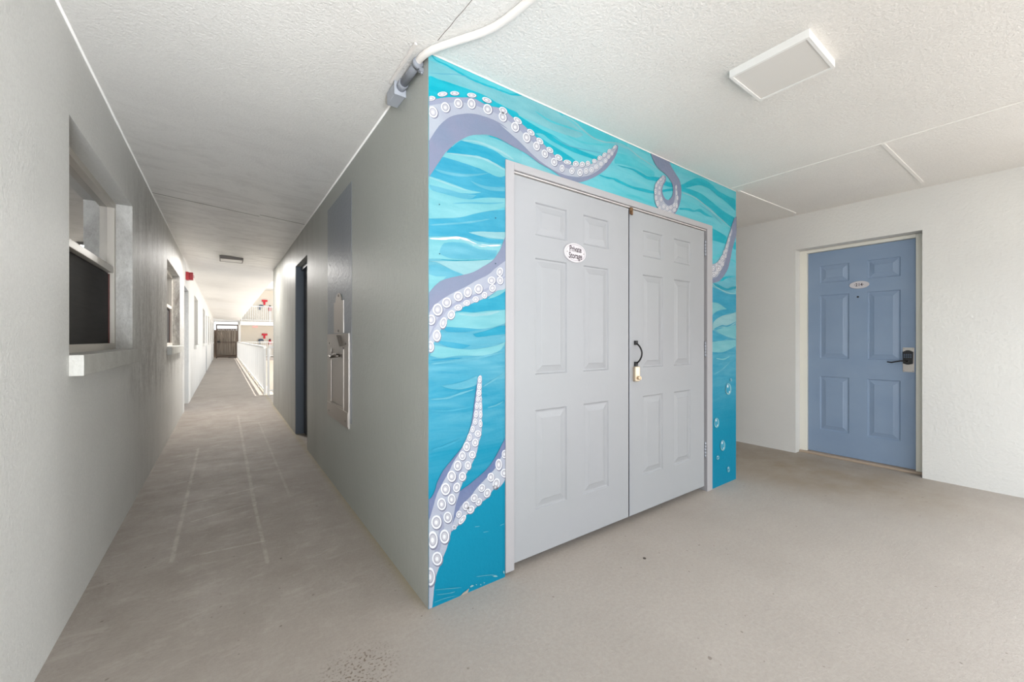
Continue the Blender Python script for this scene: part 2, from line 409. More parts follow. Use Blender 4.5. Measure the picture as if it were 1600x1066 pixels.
# storage block: corridor side
GD = (4.84, 5.76, 0, 2.13)
mb = MB(); wall_cells(mb, 'x', XG, XG + .2, YM + .2, YG, 0, 2.482, [GD])
wc = struct('wall_corridor', mb, GREY)
mb = MB(); mb.box(XG - .0012, XG + .01, 2.965, 3.775, .60, 2.33)
obj('paint_patch', mb, PATCH, wc)['label'] = 'rectangle of bluer, darker grey paint'
mb = MB(); mb.box(XG + .2, XM, YG - .2, YG, 0, 2.481); struct('wall_block_back', mb, GREY)
mb = MB(); mb.box(XM - .2, XM, YM + .2, YG - .2, 0, 2.482); struct('wall_block_right', mb, WHITEWALL)

# mural wall around the storage doors
FX0, FX1, FZ = 1.152, 3.171, 2.112
mb = MB(); wall_cells(mb, 'y', YM, YM + .2, XG, XM, 0, 2.48, [(FX0, FX1, 0, FZ)])
mw = struct('wall_mural', mb, [MBASE, GREY], 'wall painted as blue water with grey octopus arms')
for f in mw.data.polygons:
    if f.normal.x < -.9 and f.center.x < .75: f.material_index = 1      # its end belongs to the grey corridor side

# door 214 wall
B0, B1, BZ = .72, 1.666, 2.152
mb = MB(); wall_cells(mb, 'x', XB, XB + .25, -.35, 8.54, 0, 2.6, [(B0, B1, 0, BZ)])
struct('wall_right', mb, WHITEWALL)
mb = MB(); mb.box(-9, 14, -5.2, -5, -.2, 2.9); struct('rear_sky_blocker', mb, FARWHITE)  # added unseen wall, holds back frontal sky light from the mural
# outside: courtyard ground and the building across its end
mb = MB(); mb.box(-60, 60, -60, 90, -3.3, -3.1); g_ = struct('ground', mb, GROUND)
mb = MB(); mb.box(.90, 13, 33.6, 33.9, -3.1, 7.6); struct('wall_far', mb, FARWALL)
mb = MB(); mb.box(.86, 13, 31.9, 33.6, 2.18, 2.42); mb.box(.86, 13, 31.9, 33.6, 4.75, 5.05)
struct('trim_far_floor_edges', mb, FARWHITE)
mb = MB(); mb.box(-.74, .86, 32.3, 33.6, 2.42, 5.05); mb.box(.78, .90, 32.15, 33.6, 0, 2.42); struct('wall_far_return', mb, FARWHITE)

# ------------------------------------------------------------------ ceiling trims and joints
mb = MB(); mb.tube([(XL + .004, .5, 2.541), (XL + .004, 10, 2.541), (XL + .004, 31.8, 2.541)], .006, 6); struct('trim_1', mb, TRIMW)
mb = MB(); mb.box(3.462, 3.470, -1.05, 1.64, 2.472, 2.479); struct('trim_2', mb, TRIMW)
def slope_strip(x0, x1, y, wd, t):
    m = MB()
    m.prism([(x0, y - wd, cz(x0) - t), (x1, y - wd, cz(x1) - t), (x1, y - wd, cz(x1) + .003), (x0, y - wd, cz(x0) + .003)], (0, 2 * wd, 0))
    return m
struct('trim_3', slope_strip(3.475, 4.69, .689, .009, .007), TRIMW)
struct('trim_4', slope_strip(3.58, 4.79, 1.63, .009, .007), TRIMW)
mb = MB()
for a, b in ((-.535, .3), (.3, .735)): mb.prism([(a, 4.865, cz(a) - .0015), (b, 4.93, cz(b) - .0015), (b, 4.938, cz(b) - .0015), (a, 4.873, cz(a) - .0015)], (0, 0, .004))
struct('trim_5', mb, TRIMG)
mb = MB()
y = YM - .09; pts = []
while y > -.6:
    pts.append((.735 + random.uniform(-.002, .002) + (YM - y) * .06, y, cz(.75) - .0005)); y -= .05
mb.tube(pts, .0012, 5); struct('trim_6', mb, TRIMG)
mb = MB(); mb.tube([(XG - .003, YM + .4, 2.477), (XG - .003, YG, 2.477)], .006, 6); struct('trim_7', mb, TRIMW)
mb = MB(); mb.tube([(.75, YM - .003, 2.476), (XM - .01, YM - .003, 2.476)], .0035, 6); struct('trim_8', mb, TRIMW)

# ------------------------------------------------------------------ mural paint
MURAL = [
('aq2',1,'1502 4948 1506 4952 2456 4952 2382 4910 2234 4898 2092 4894 1902 4892 1712 4912 1566 4914'),
('aq2',2,'2232 4904 2232 4952 4230 4952 4230 4892 3980 4882 3780 4838 3588 4834 3404 4884 3230 4940 3098 4932 2962 4952 2528 4952 2488 4936 2380 4910'),
('aq2',3,'5126 4952 5158 4948 5208 4942 5270 4940 5340 4938 5398 4936 5422 4936 5400 4926 5344 4902 5274 4878 5208 4864 5148 4866 5084 4878 5018 4890 4946 4900 4868 4904 4782 4906 4698 4906 4618 4910 4542 4918 4470 4928 4400 4938 4336 4944 4276 4948 4218 4948 4166 4948 4118 4944 4074 4932 4028 4916 3992 4902 3980 4894 3980 4912 3980 4952'),
('lb',4,'1476 4892 1478 4892 1492 4892 1512 4894 1532 4894 1562 4894 1600 4894 1644 4894 1686 4892 1732 4890 1780 4886 1828 4884 1876 4882 1924 4880 1970 4878 2016 4878 2064 4878 2122 4880 2186 4884 2240 4890 2262 4892 2258 4890 2248 4888 2238 4888 2232 4886 2250 4888 2290 4890 2340 4894 2380 4900 2410 4906 2434 4914 2460 4922 2488 4932 2522 4944 2543 4952 2902 4952 2946 4944 2994 4936 3046 4926 3098 4918 3152 4910 3206 4900 3260 4890 3306 4878 3348 4860 3386 4836 3414 4814 3424 4806 3412 4798 3384 4778 3346 4756 3306 4742 3248 4734 3178 4726 3106 4722 3044 4718 2994 4716 2954 4716 2912 4716 2866 4716 2790 4718 2702 4722 2612 4724 2536 4726 2470 4728 2408 4728 2356 4728 2320 4730 2318 4736 2320 4744 2324 4754 2322 4760 2278 4766 2216 4772 2148 4778 2092 4782 2046 4784 2006 4786 1968 4788 1928 4786 1890 4786 1850 4782 1812 4778 1774 4774 1736 4772 1698 4768 1662 4766 1626 4764 1592 4762 1556 4762 1526 4760 1502 4760 1492 4758 1482 4756 1476 4755'),
('tq',5,'1498 4950 1500 4944 1506 4936 1514 4928 1522 4920 1530 4916 1540 4912 1552 4910 1564 4908 1580 4908 1598 4910 1616 4910 1634 4908 1652 4908 1670 4906 1688 4902 1706 4898 1732 4898 1756 4894 1782 4890 1808 4888 1832 4886 1854 4882 1874 4878 1898 4878 1922 4878 1946 4876 1968 4876 1992 4878 2016 4880 2040 4878 2064 4880 2088 4884 2112 4886 2134 4886 2154 4890 2174 4894 2188 4892 2200 4890 2214 4892 2230 4892 2250 4892 2274 4894 2298 4898 2320 4900 2336 4900 2352 4900 2370 4904 2388 4908 2414 4918 2440 4932 2464 4946 2475 4952 2464 4952 2438 4938 2412 4926 2390 4918 2372 4914 2358 4914 2342 4914 2324 4912 2302 4910 2280 4910 2256 4908 2236 4906 2222 4906 2210 4910 2196 4910 2178 4908 2160 4908 2138 4906 2116 4902 2094 4898 2072 4900 2048 4898 2022 4896 1998 4894 1976 4896 1952 4894 1928 4892 1906 4894 1884 4898 1862 4898 1840 4900 1816 4906 1792 4908 1764 4908 1738 4912 1716 4916 1696 4918 1676 4918 1660 4922 1642 4924 1622 4922 1602 4920 1584 4920 1570 4922 1556 4920 1546 4922 1538 4926 1530 4930 1520 4934 1512 4942 1506 4948 1500 4952'),
('tq',6,'2232 4906 2244 4902 2262 4902 2284 4902 2302 4900 2320 4898 2338 4900 2358 4900 2378 4900 2404 4906 2432 4916 2462 4924 2488 4932 2512 4942 2536 4950 2543 4952 3016 4952 3038 4948 3054 4942 3070 4934 3086 4932 3096 4930 3100 4932 3092 4940 3082 4948 3071 4952 2488 4952 2462 4942 2434 4932 2406 4924 2384 4920 2362 4914 2344 4914 2328 4914 2310 4914 2288 4912 2266 4912 2248 4912 2234 4908'),
('ml',7,'1486 4778 1504 4782 1530 4790 1560 4798 1590 4806 1620 4816 1650 4828 1682 4840 1712 4850 1740 4860 1770 4868 1798 4876 1824 4880 1848 4884 1870 4888 1888 4888 1902 4890 1902 4892 1890 4894 1872 4892 1850 4892 1826 4888 1800 4882 1772 4876 1742 4868 1712 4860 1682 4848 1650 4836 1620 4824 1590 4814 1560 4804 1530 4794 1504 4786 1486 4780'),
('pl',8,'3098 4926 3120 4924 3156 4924 3194 4924 3226 4920 3248 4916 3270 4912 3290 4906 3308 4898 3330 4890 3350 4882 3372 4872 3396 4862 3436 4850 3484 4838 3532 4826 3582 4816 3630 4816 3678 4816 3728 4818 3776 4822 3828 4834 3876 4846 3926 4858 3978 4868 4042 4872 4114 4870 4180 4866 4230 4868 4230 4870 4186 4876 4120 4880 4048 4882 3984 4882 3928 4874 3876 4860 3828 4846 3782 4840 3734 4836 3686 4830 3640 4830 3594 4836 3546 4842 3496 4852 3450 4866 3412 4880 3386 4886 3364 4894 3344 4906 3324 4914 3300 4918 3280 4924 3260 4930 3234 4932 3198 4932 3160 4932 3124 4932 3098 4928'),
('pl',9,'3978 4884 4002 4884 4038 4888 4078 4890 4114 4890 4148 4890 4184 4888 4218 4884 4256 4876 4300 4866 4350 4856 4402 4840 4454 4828 4510 4820 4568 4812 4628 4804 4692 4794 4772 4786 4860 4776 4942 4766 5002 4760 5004 4764 4950 4774 4868 4784 4780 4796 4704 4808 4640 4818 4578 4824 4524 4834 4470 4844 4416 4856 4362 4868 4314 4882 4270 4892 4228 4896 4192 4900 4158 4904 4122 4904 4082 4900 4042 4896 4006 4892 3980 4886'),
('tq',10,'1476 4741 1480 4744 1492 4750 1502 4754 1516 4754 1532 4754 1548 4752 1566 4752 1586 4754 1606 4756 1626 4760 1650 4762 1678 4764 1708 4766 1740 4768 1774 4770 1810 4772 1850 4776 1890 4778 1928 4782 1964 4782 1998 4784 2030 4784 2064 4784 2098 4780 2134 4774 2168 4768 2204 4762 2242 4760 2278 4756 2316 4754 2352 4752 2386 4752 2422 4752 2452 4748 2474 4738 2482 4710 2482 4670 2476 4634 2474 4620 2446 4622 2382 4632 2302 4642 2234 4652 2176 4664 2118 4678 2062 4690 2010 4694 1956 4692 1904 4682 1856 4672 1812 4660 1776 4648 1746 4634 1718 4618 1686 4604 1654 4590 1618 4574 1584 4558 1554 4546 1526 4538 1498 4532 1476 4528'),
('tq',11,'2232 4748 2248 4748 2288 4746 2336 4742 2380 4738 2418 4734 2454 4728 2492 4722 2536 4714 2584 4706 2638 4696 2692 4688 2748 4680 2800 4674 2856 4672 2908 4668 2954 4664 2988 4658 3016 4650 3044 4642 3080 4634 3130 4630 3188 4624 3248 4620 3306 4618 3358 4616 3410 4616 3458 4616 3506 4616 3556 4616 3612 4616 3654 4616 3672 4616 3668 4610 3658 4600 3644 4586 3630 4578 3612 4572 3592 4570 3570 4568 3546 4568 3494 4566 3430 4564 3364 4562 3306 4562 3260 4562 3218 4564 3178 4566 3136 4570 3086 4574 3034 4580 2982 4586 2936 4592 2896 4602 2860 4614 2828 4626 2798 4630 2766 4628 2734 4620 2708 4610 2698 4606 2716 4600 2760 4588 2816 4572 2866 4560 2910 4550 2954 4544 2998 4538 3044 4530 3090 4522 3140 4512 3188 4502 3230 4492 3268 4482 3306 4468 3334 4458 3346 4454 3324 4446 3274 4432 3212 4418 3154 4410 3102 4412 3048 4420 2992 4432 2936 4446 2876 4470 2812 4498 2752 4526 2698 4548 2652 4564 2612 4578 2574 4588 2536 4602 2496 4618 2458 4636 2418 4652 2380 4664 2340 4670 2296 4670 2258 4670 2232 4676 2222 4694 2224 4718 2230 4738'),
('ml',12,'2936 4652 2970 4640 3024 4628 3088 4618 3150 4610 3214 4610 3280 4616 3350 4622 3422 4630 3508 4642 3604 4658 3694 4672 3758 4684 3758 4686 3696 4680 3606 4666 3512 4654 3426 4642 3352 4634 3284 4626 3218 4622 3156 4622 3094 4626 3030 4636 2976 4648 2936 4654'),
('aq2',13,'3152 4722 3196 4714 3262 4710 3342 4708 3420 4708 3504 4720 3596 4740 3684 4760 3756 4776 3804 4790 3850 4810 3886 4824 3912 4838 3912 4842 3884 4836 3846 4824 3804 4812 3758 4800 3686 4782 3598 4762 3510 4746 3428 4734 3350 4726 3272 4728 3204 4730 3154 4726'),
('aq2',14,'2696 4842 2728 4830 2778 4818 2836 4806 2896 4796 2956 4796 3020 4800 3084 4806 3150 4808 3222 4814 3300 4820 3372 4826 3424 4832 3426 4836 3378 4838 3306 4834 3230 4834 3158 4832 3092 4824 3026 4820 2966 4818 2906 4818 2846 4822 2788 4832 2736 4842 2698 4846'),
('tq',15,'4038 4610 4056 4606 4084 4608 4114 4608 4142 4608 4166 4612 4192 4616 4214 4620 4230 4624 4230 4626 4216 4626 4194 4624 4170 4622 4146 4620 4118 4616 4088 4616 4060 4614 4038 4610'),
('tq',16,'3692 4404 3716 4398 3756 4396 3802 4396 3842 4394 3876 4396 3910 4404 3942 4410 3976 4410 4034 4410 4108 4410 4178 4406 4228 4408 4232 4412 4186 4420 4116 4424 4046 4432 3986 4434 3946 4428 3912 4424 3882 4420 3850 4416 3808 4412 3764 4412 3724 4412 3694 4406'),
('lb',17,'2232 4376 2258 4374 2320 4368 2394 4360 2458 4354 2504 4348 2548 4342 2590 4334 2632 4326 2672 4316 2712 4304 2754 4292 2798 4280 2856 4264 2926 4246 2982 4232 3008 4226 2990 4226 2944 4224 2888 4224 2832 4222 2776 4220 2716 4218 2656 4216 2600 4216 2550 4220 2502 4228 2456 4236 2412 4242 2362 4246 2310 4250 2264 4256 2232 4268 2220 4294 2222 4330 2228 4362'),
('aq2',18,'3980 4752 4002 4756 4062 4768 4138 4778 4214 4784 4290 4784 4374 4778 4460 4770 4540 4760 4616 4750 4692 4740 4760 4728 4806 4714 4820 4698 4818 4676 4810 4656 4806 4648 4792 4644 4758 4638 4712 4634 4672 4632 4614 4638 4548 4648 4478 4658 4412 4664 4348 4664 4284 4660 4222 4654 4166 4648 4106 4640 4046 4628 3998 4620 3980 4616 3980 4636 3980 4684 3980 4730'),
('tq',19,'4048 4610 4084 4616 4172 4626 4276 4636 4362 4644 4414 4644 4458 4640 4500 4636 4540 4632 4574 4628 4602 4622 4632 4618 4672 4618 4724 4628 4788 4642 4854 4656 4918 4666 4974 4666 5028 4660 5084 4654 5148 4652 5228 4658 5320 4668 5410 4680 5484 4694 5530 4710 5568 4730 5602 4752 5646 4776 5698 4802 5756 4832 5818 4860 5878 4882 5940 4898 6002 4908 6064 4914 6124 4916 6180 4914 6236 4908 6290 4900 6342 4890 6388 4878 6430 4862 6474 4848 6532 4836 6620 4826 6730 4820 6840 4816 6930 4810 6988 4812 7042 4816 7088 4814 7120 4798 7134 4756 7132 4694 7124 4638 7120 4614 7084 4624 7000 4652 6898 4682 6808 4704 6736 4718 6668 4728 6600 4736 6532 4746 6466 4762 6404 4780 6338 4796 6268 4806 6192 4810 6112 4810 6030 4804 5948 4790 5862 4766 5772 4734 5686 4702 5612 4676 5562 4660 5516 4648 5472 4638 5422 4628 5352 4616 5274 4602 5194 4592 5120 4586 5050 4584 4986 4588 4922 4592 4862 4594 4804 4590 4746 4584 4694 4578 4644 4576 4602 4578 4562 4584 4526 4590 4488 4596 4452 4602 4418 4610 4380 4618 4336 4622 4260 4620 4164 4616 4082 4612'),
('tq',20,'3980 4420 4000 4420 4050 4418 4112 4418 4166 4418 4208 4414 4248 4412 4288 4410 4336 4410 4394 4414 4460 4420 4528 4428 4592 4434 4646 4438 4696 4440 4748 4442 4806 4452 4878 4470 4956 4496 5040 4522 5120 4548 5196 4570 5274 4594 5350 4614 5422 4632 5488 4646 5548 4658 5610 4666 5678 4672 5758 4676 5844 4680 5934 4680 6018 4676 6092 4668 6160 4654 6228 4638 6306 4622 6394 4604 6488 4582 6588 4560 6688 4542 6806 4526 6942 4510 7052 4500 7098 4496 7078 4466 7036 4402 6992 4340 6972 4310 6942 4314 6866 4326 6774 4342 6688 4362 6612 4390 6534 4422 6456 4456 6380 4482 6306 4502 6232 4516 6160 4528 6088 4540 6018 4556 5952 4572 5884 4586 5812 4594 5734 4600 5654 4604 5570 4604 5484 4596 5394 4582 5300 4562 5208 4538 5120 4514 5036 4488 4954 4460 4878 4436 4806 4416 4742 4404 4682 4396 4626 4392 4566 4388 4502 4384 4436 4382 4370 4380 4312 4380 4258 4380 4208 4382 4162 4386 4118 4388 4076 4390 4036 4394 4002 4398 3980 4402 3976 4404 3976 4410 3978 4416'),
('tq',21,'5422 4336 5452 4342 5524 4356 5610 4372 5678 4382 5716 4382 5748 4378 5778 4374 5812 4374 5852 4386 5896 4404 5940 4420 5982 4430 6018 4430 6050 4424 6084 4414 6124 4406 6190 4396 6276 4382 6348 4372 6380 4366 6356 4364 6296 4360 6224 4356 6160 4356 6104 4362 6050 4370 5998 4380 5948 4382 5902 4376 5860 4366 5818 4354 5778 4346 5736 4344 5696 4344 5656 4344 5612 4340 5558 4334 5494 4322 5444 4314 5422 4310 5422 4314 5422 4322 5422 4332'),
('aq2',22,'4214 4270 4262 4262 4338 4266 4426 4272 4504 4268 4582 4266 4668 4264 4746 4260 4804 4264 4808 4270 4762 4284 4688 4294 4606 4306 4524 4308 4438 4302 4350 4298 4272 4290 4214 4276'),
('pl',23,'5484 4578 5550 4574 5650 4576 5764 4574 5872 4564 5974 4544 6084 4520 6190 4488 6294 4460 6394 4434 6496 4412 6590 4388 6676 4364 6764 4344 6846 4322 6916 4302 6970 4292 6974 4296 6930 4312 6862 4332 6782 4356 6700 4382 6610 4404 6514 4426 6418 4452 6318 4478 6210 4504 6102 4534 5994 4562 5886 4580 5772 4586 5656 4588 5556 4586 5486 4580'),
('ml',24,'5946 4492 6004 4478 6096 4464 6198 4446 6296 4424 6398 4394 6510 4358 6612 4324 6686 4302 6690 4304 6624 4332 6524 4368 6418 4408 6314 4438 6212 4458 6106 4476 6016 4490 5948 4494'),
('aq2',25,'5484 4880 5532 4882 5604 4890 5688 4900 5774 4908 5860 4918 5952 4932 6050 4942 6152 4944 6284 4938 6438 4924 6582 4906 6686 4898 6690 4900 6592 4916 6448 4934 6298 4952 6017 4952 5958 4946 5866 4936 5780 4924 5694 4912 5608 4902 5536 4892 5486 4882'),
('tq',26,'6334 4196 6366 4192 6440 4184 6532 4172 6610 4162 6674 4152 6738 4144 6792 4132 6828 4116 6834 4086 6820 4046 6798 4014 6788 4000 6758 4000 6688 4000 6604 4002 6532 4002 6470 4002 6404 4002 6356 4002 6334 4002 6334 4032 6334 4098 6334 4166'),
('tq',27,'7048 4054 7070 4064 7102 4074 7130 4080 7144 4082 7144 4062 7144 4016 7144 3970 7144 3948 7134 3948 7112 3948 7088 3948 7068 3952 7056 3958 7046 3968 7038 3978 7032 3990 7030 4006 7032 4022 7036 4040'),
('aq2',28,'6362 3724 6390 3740 6430 3758 6478 3776 6524 3788 6580 3798 6644 3804 6698 3808 6720 3810 6720 3808 6720 3802 6720 3796 6720 3792 6698 3788 6650 3778 6592 3766 6542 3752 6504 3736 6468 3720 6436 3704 6410 3692 6394 3686 6380 3678 6368 3674 6362 3672 6358 3678 6352 3692 6352 3708'),
('aq2',29,'6942 3752 6960 3746 6986 3746 7012 3746 7034 3742 7058 3738 7094 3732 7124 3726 7150 3726 7154 3728 7154 3733 7146 3740 7122 3752 7094 3764 7060 3770 7024 3770 6992 3768 6964 3766 6944 3756'),
('tq',30,'6582 3358 6590 3364 6610 3380 6636 3398 6660 3414 6682 3424 6704 3432 6730 3440 6760 3448 6798 3456 6844 3462 6894 3468 6942 3474 7004 3482 7072 3488 7130 3492 7154 3494 7136 3492 7090 3484 7034 3474 6984 3464 6942 3456 6900 3448 6858 3438 6820 3428 6786 3416 6756 3402 6728 3388 6700 3378 6664 3370 6626 3364 6594 3360'),
('tq2',31,'6410 3314 6424 3314 6456 3312 6500 3310 6542 3306 6584 3298 6630 3288 6676 3278 6720 3270 6758 3264 6794 3260 6828 3260 6860 3260 6892 3266 6920 3276 6950 3286 6984 3296 7032 3304 7088 3310 7134 3316 7154 3318 7154 3288 7132 3280 7100 3272 7064 3266 7026 3258 6988 3248 6946 3240 6902 3232 6860 3226 6820 3222 6780 3220 6740 3220 6700 3224 6660 3230 6620 3238 6580 3248 6542 3256 6504 3262 6466 3266 6432 3270 6410 3274 6400 3284 6402 3298 6406 3308'),
('mb',32,'6354 3246 6374 3244 6420 3240 6482 3234 6542 3226 6614 3212 6696 3194 6782 3178 6864 3168 6952 3168 7046 3174 7120 3182 7152 3186 7152 3138 7152 3032 7152 2928 7152 2880 7134 2874 7088 2864 7032 2854 6976 2854 6916 2866 6850 2888 6782 2912 6720 2934 6662 2950 6608 2966 6556 2982 6508 2994 6458 2998 6408 2998 6364 3002 6338 3020 6330 3072 6338 3148 6348 3216'),
('pl',33,'6354 3306 6374 3292 6412 3276 6456 3258 6500 3242 6550 3230 6606 3222 6662 3212 6712 3202 6758 3196 6802 3190 6848 3184 6898 3180 6962 3180 7036 3184 7104 3186 7150 3190 7152 3194 7104 3196 7038 3194 6966 3194 6906 3196 6856 3198 6814 3204 6772 3212 6726 3220 6672 3226 6618 3234 6566 3246 6516 3256 6468 3268 6426 3284 6388 3300 6356 3308'),
('lb',34,'6338 3002 6360 3002 6414 3002 6482 3002 6542 2996 6596 2984 6650 2970 6702 2952 6756 2936 6816 2916 6882 2896 6936 2878 6958 2872 6926 2876 6850 2886 6760 2894 6684 2896 6624 2890 6570 2880 6520 2866 6474 2852 6428 2832 6384 2806 6352 2786 6338 2776 6338 2812 6338 2890 6338 2966'),
('mb',35,'6338 2776 6372 2802 6418 2828 6476 2852 6542 2872 6624 2888 6720 2902 6818 2910 6902 2914 6972 2910 7038 2896 7088 2884 7108 2878 7060 2870 6950 2852 6820 2830 6720 2808 6654 2784 6600 2758 6554 2732 6508 2712 6454 2696 6400 2684 6356 2676 6338 2672 6334 2684 6326 2712 6324 2746'),
('pl',36,'6406 2692 6458 2722 6532 2752 6612 2778 6684 2798 6740 2808 6792 2814 6846 2816 6902 2824 6972 2838 7054 2856 7122 2872 7152 2880 7154 2872 7154 2698 7152 2694 7090 2664 7004 2642 6910 2626 6828 2612 6760 2606 6696 2604 6636 2604 6578 2598 6514 2588 6446 2572 6394 2558 6372 2552 6370 2568 6370 2606 6378 2652'),
('mb',37,'6406 2568 6456 2574 6518 2590 6588 2608 6652 2616 6702 2618 6752 2618 6806 2616 6872 2620 6946 2638 7028 2666 7104 2690 7154 2710 7150 2714 7090 2700 7014 2678 6928 2656 6858 2642 6806 2636 6756 2638 6704 2642 6644 2638 6578 2622 6506 2604 6444 2588 6404 2572'),
('mb',38,'6338 2560 6368 2552 6440 2530 6530 2506 6612 2484 6696 2466 6792 2450 6870 2436 6902 2432 6870 2424 6792 2408 6696 2388 6612 2378 6530 2376 6440 2380 6368 2384 6338 2386 6338 2414 6338 2474 6338 2532'),
('lb',39,'6474 2554 6498 2558 6558 2572 6638 2588 6720 2602 6832 2616 6974 2634 7098 2650 7152 2656 7152 2618 7152 2534 7152 2452 7152 2414 7124 2416 7060 2422 6978 2430 6902 2440 6828 2454 6750 2470 6674 2486 6612 2502 6564 2516 6520 2534 6486 2548'),
('lb',40,'6338 2360 6378 2364 6476 2372 6602 2380 6720 2386 6842 2390 6984 2392 7102 2394 7152 2396 7154 2392 7154 2305 7152 2302 7106 2282 7042 2264 6970 2246 6902 2232 6840 2218 6778 2206 6716 2196 6648 2190 6560 2190 6456 2196 6372 2202 6338 2204 6338 2230 6338 2282 6338 2336'),
('lb',41,'6474 2096 6516 2084 6580 2076 6654 2068 6722 2064 6786 2072 6842 2088 6892 2102 6922 2116 6918 2120 6878 2114 6826 2102 6768 2094 6716 2088 6656 2086 6586 2092 6522 2100 6474 2098'),
('ml',42,'6406 1836 6462 1844 6532 1860 6614 1882 6696 1904 6776 1938 6856 1978 6930 2016 6978 2046 6974 2048 6914 2024 6836 1988 6748 1952 6672 1920 6598 1894 6518 1874 6448 1856 6404 1838'),
('tb',43,'1650 4108 1666 4128 1704 4174 1754 4228 1800 4266 1840 4288 1880 4300 1924 4306 1968 4310 2020 4312 2074 4310 2128 4306 2176 4300 2216 4290 2252 4278 2282 4264 2306 4252 2324 4240 2338 4230 2348 4218 2352 4202 2344 4180 2328 4152 2314 4128 2306 4118 2292 4124 2258 4140 2216 4156 2176 4168 2142 4174 2108 4174 2072 4174 2036 4172 2000 4172 1962 4168 1922 4164 1876 4158 1812 4146 1738 4128 1676 4114'),
('tb',44,'1700 4178 1760 4200 1848 4224 1938 4248 2010 4264 2040 4270 2066 4270 2090 4268 2120 4266 2162 4264 2210 4258 2256 4252 2292 4248 2302 4246 2312 4244 2318 4240 2322 4232 2320 4204 2314 4166 2310 4132 2306 4118 2292 4124 2258 4136 2216 4148 2176 4158 2142 4160 2108 4162 2072 4162 2036 4162 2000 4160 1962 4158 1920 4154 1876 4148 1812 4138 1738 4124 1676 4114 1650 4108 1654 4118 1664 4138 1678 4160'),
('aq',45,'1800 4266 1810 4278 1836 4302 1870 4330 1902 4354 1932 4370 1966 4382 2000 4392 2036 4400 2076 4404 2118 4406 2162 4404 2204 4404 2250 4400 2296 4396 2340 4392 2382 4388 2418 4390 2452 4394 2484 4396 2504 4386 2514 4352 2512 4304 2508 4260 2504 4242 2484 4240 2432 4238 2372 4236 2322 4236 2282 4244 2246 4256 2212 4268 2176 4276 2140 4280 2106 4282 2070 4284 2036 4284 2002 4282 1968 4280 1934 4276 1902 4274 1870 4272 1836 4270 1810 4268'),
('pl',46,'1806 4268 1834 4270 1874 4280 1920 4292 1966 4296 2016 4296 2070 4298 2124 4294 2170 4288 2212 4284 2252 4280 2284 4272 2316 4264 2344 4260 2370 4254 2392 4248 2410 4246 2414 4250 2400 4258 2378 4266 2354 4274 2328 4284 2296 4290 2260 4296 2224 4304 2182 4310 2130 4312 2076 4314 2022 4318 1970 4314 1922 4304 1874 4292 1834 4282 1806 4270'),
('tq',47,'2098 4400 2122 4398 2156 4398 2196 4400 2230 4398 2260 4396 2290 4394 2318 4388 2346 4384 2380 4380 2416 4378 2448 4376 2472 4376 2474 4378 2454 4384 2422 4388 2388 4394 2356 4400 2326 4402 2296 4406 2268 4412 2236 4414 2200 4412 2160 4410 2124 4408 2098 4402'),
('mb',48,'1608 4058 1648 4072 1690 4074 1732 4072 1774 4070 1814 4070 1854 4068 1894 4066 1928 4064 1958 4062 1984 4062 2008 4060 2036 4056 2070 4050 2104 4042 2140 4034 2176 4032 2216 4038 2258 4052 2292 4064 2306 4070 2306 4032 2306 3952 2306 3870 2306 3832 2284 3828 2232 3820 2170 3810 2120 3800 2084 3792 2052 3784 2024 3776 1996 3768 1970 3760 1948 3752 1924 3744 1902 3738 1880 3734 1858 3732 1836 3730 1812 3730 1782 3730 1750 3734 1722 3736 1712 3736 1730 3746 1774 3766 1818 3788 1838 3798 1824 3798 1790 3804 1748 3808 1712 3814 1680 3820 1650 3828 1620 3834 1590 3842 1558 3846 1524 3852 1492 3856 1476 3861 1476 3906 1496 3934 1530 3980 1568 4026'),
('aq',49,'1608 4064 1612 4070 1622 4084 1638 4100 1656 4112 1688 4120 1726 4126 1770 4132 1812 4136 1852 4144 1892 4152 1932 4158 1968 4164 2002 4166 2032 4168 2060 4168 2092 4166 2128 4162 2166 4154 2202 4146 2234 4138 2256 4136 2276 4134 2294 4132 2306 4124 2312 4108 2312 4086 2308 4066 2306 4058 2298 4054 2280 4044 2256 4034 2234 4028 2214 4026 2192 4026 2172 4028 2148 4030 2122 4036 2094 4040 2064 4046 2036 4050 2010 4054 1984 4056 1958 4056 1928 4058 1894 4060 1854 4062 1814 4062 1774 4064 1726 4064 1670 4064 1626 4064'),
('pl',50,'1650 4106 1678 4108 1720 4114 1768 4122 1810 4126 1852 4132 1892 4140 1930 4146 1966 4148 1998 4150 2028 4154 2056 4152 2086 4148 2122 4144 2160 4138 2196 4128 2228 4122 2252 4118 2274 4114 2290 4110 2306 4110 2308 4114 2298 4120 2280 4126 2260 4132 2238 4138 2208 4146 2170 4154 2132 4162 2096 4170 2064 4170 2034 4170 2004 4172 1972 4170 1934 4162 1894 4156 1854 4150 1814 4142 1768 4134 1722 4126 1680 4118 1650 4110'),
('ml',51,'1532 3936 1550 3936 1598 3936 1656 3938 1712 3942 1758 3948 1804 3956 1852 3966 1902 3978 1964 3994 2036 4016 2094 4034 2120 4042 2104 4034 2066 4016 2016 3994 1968 3976 1922 3962 1874 3946 1822 3934 1774 3924 1724 3918 1674 3914 1626 3912 1590 3912 1570 3916 1550 3924 1536 3932'),
('ml',52,'1902 3914 1918 3912 1958 3906 2010 3900 2064 3900 2130 3908 2210 3922 2278 3936 2306 3942 2306 3936 2306 3920 2306 3906 2306 3900 2284 3896 2234 3886 2172 3876 2120 3870 2078 3870 2036 3874 2000 3878 1968 3884 1946 3892 1924 3902 1908 3910'),
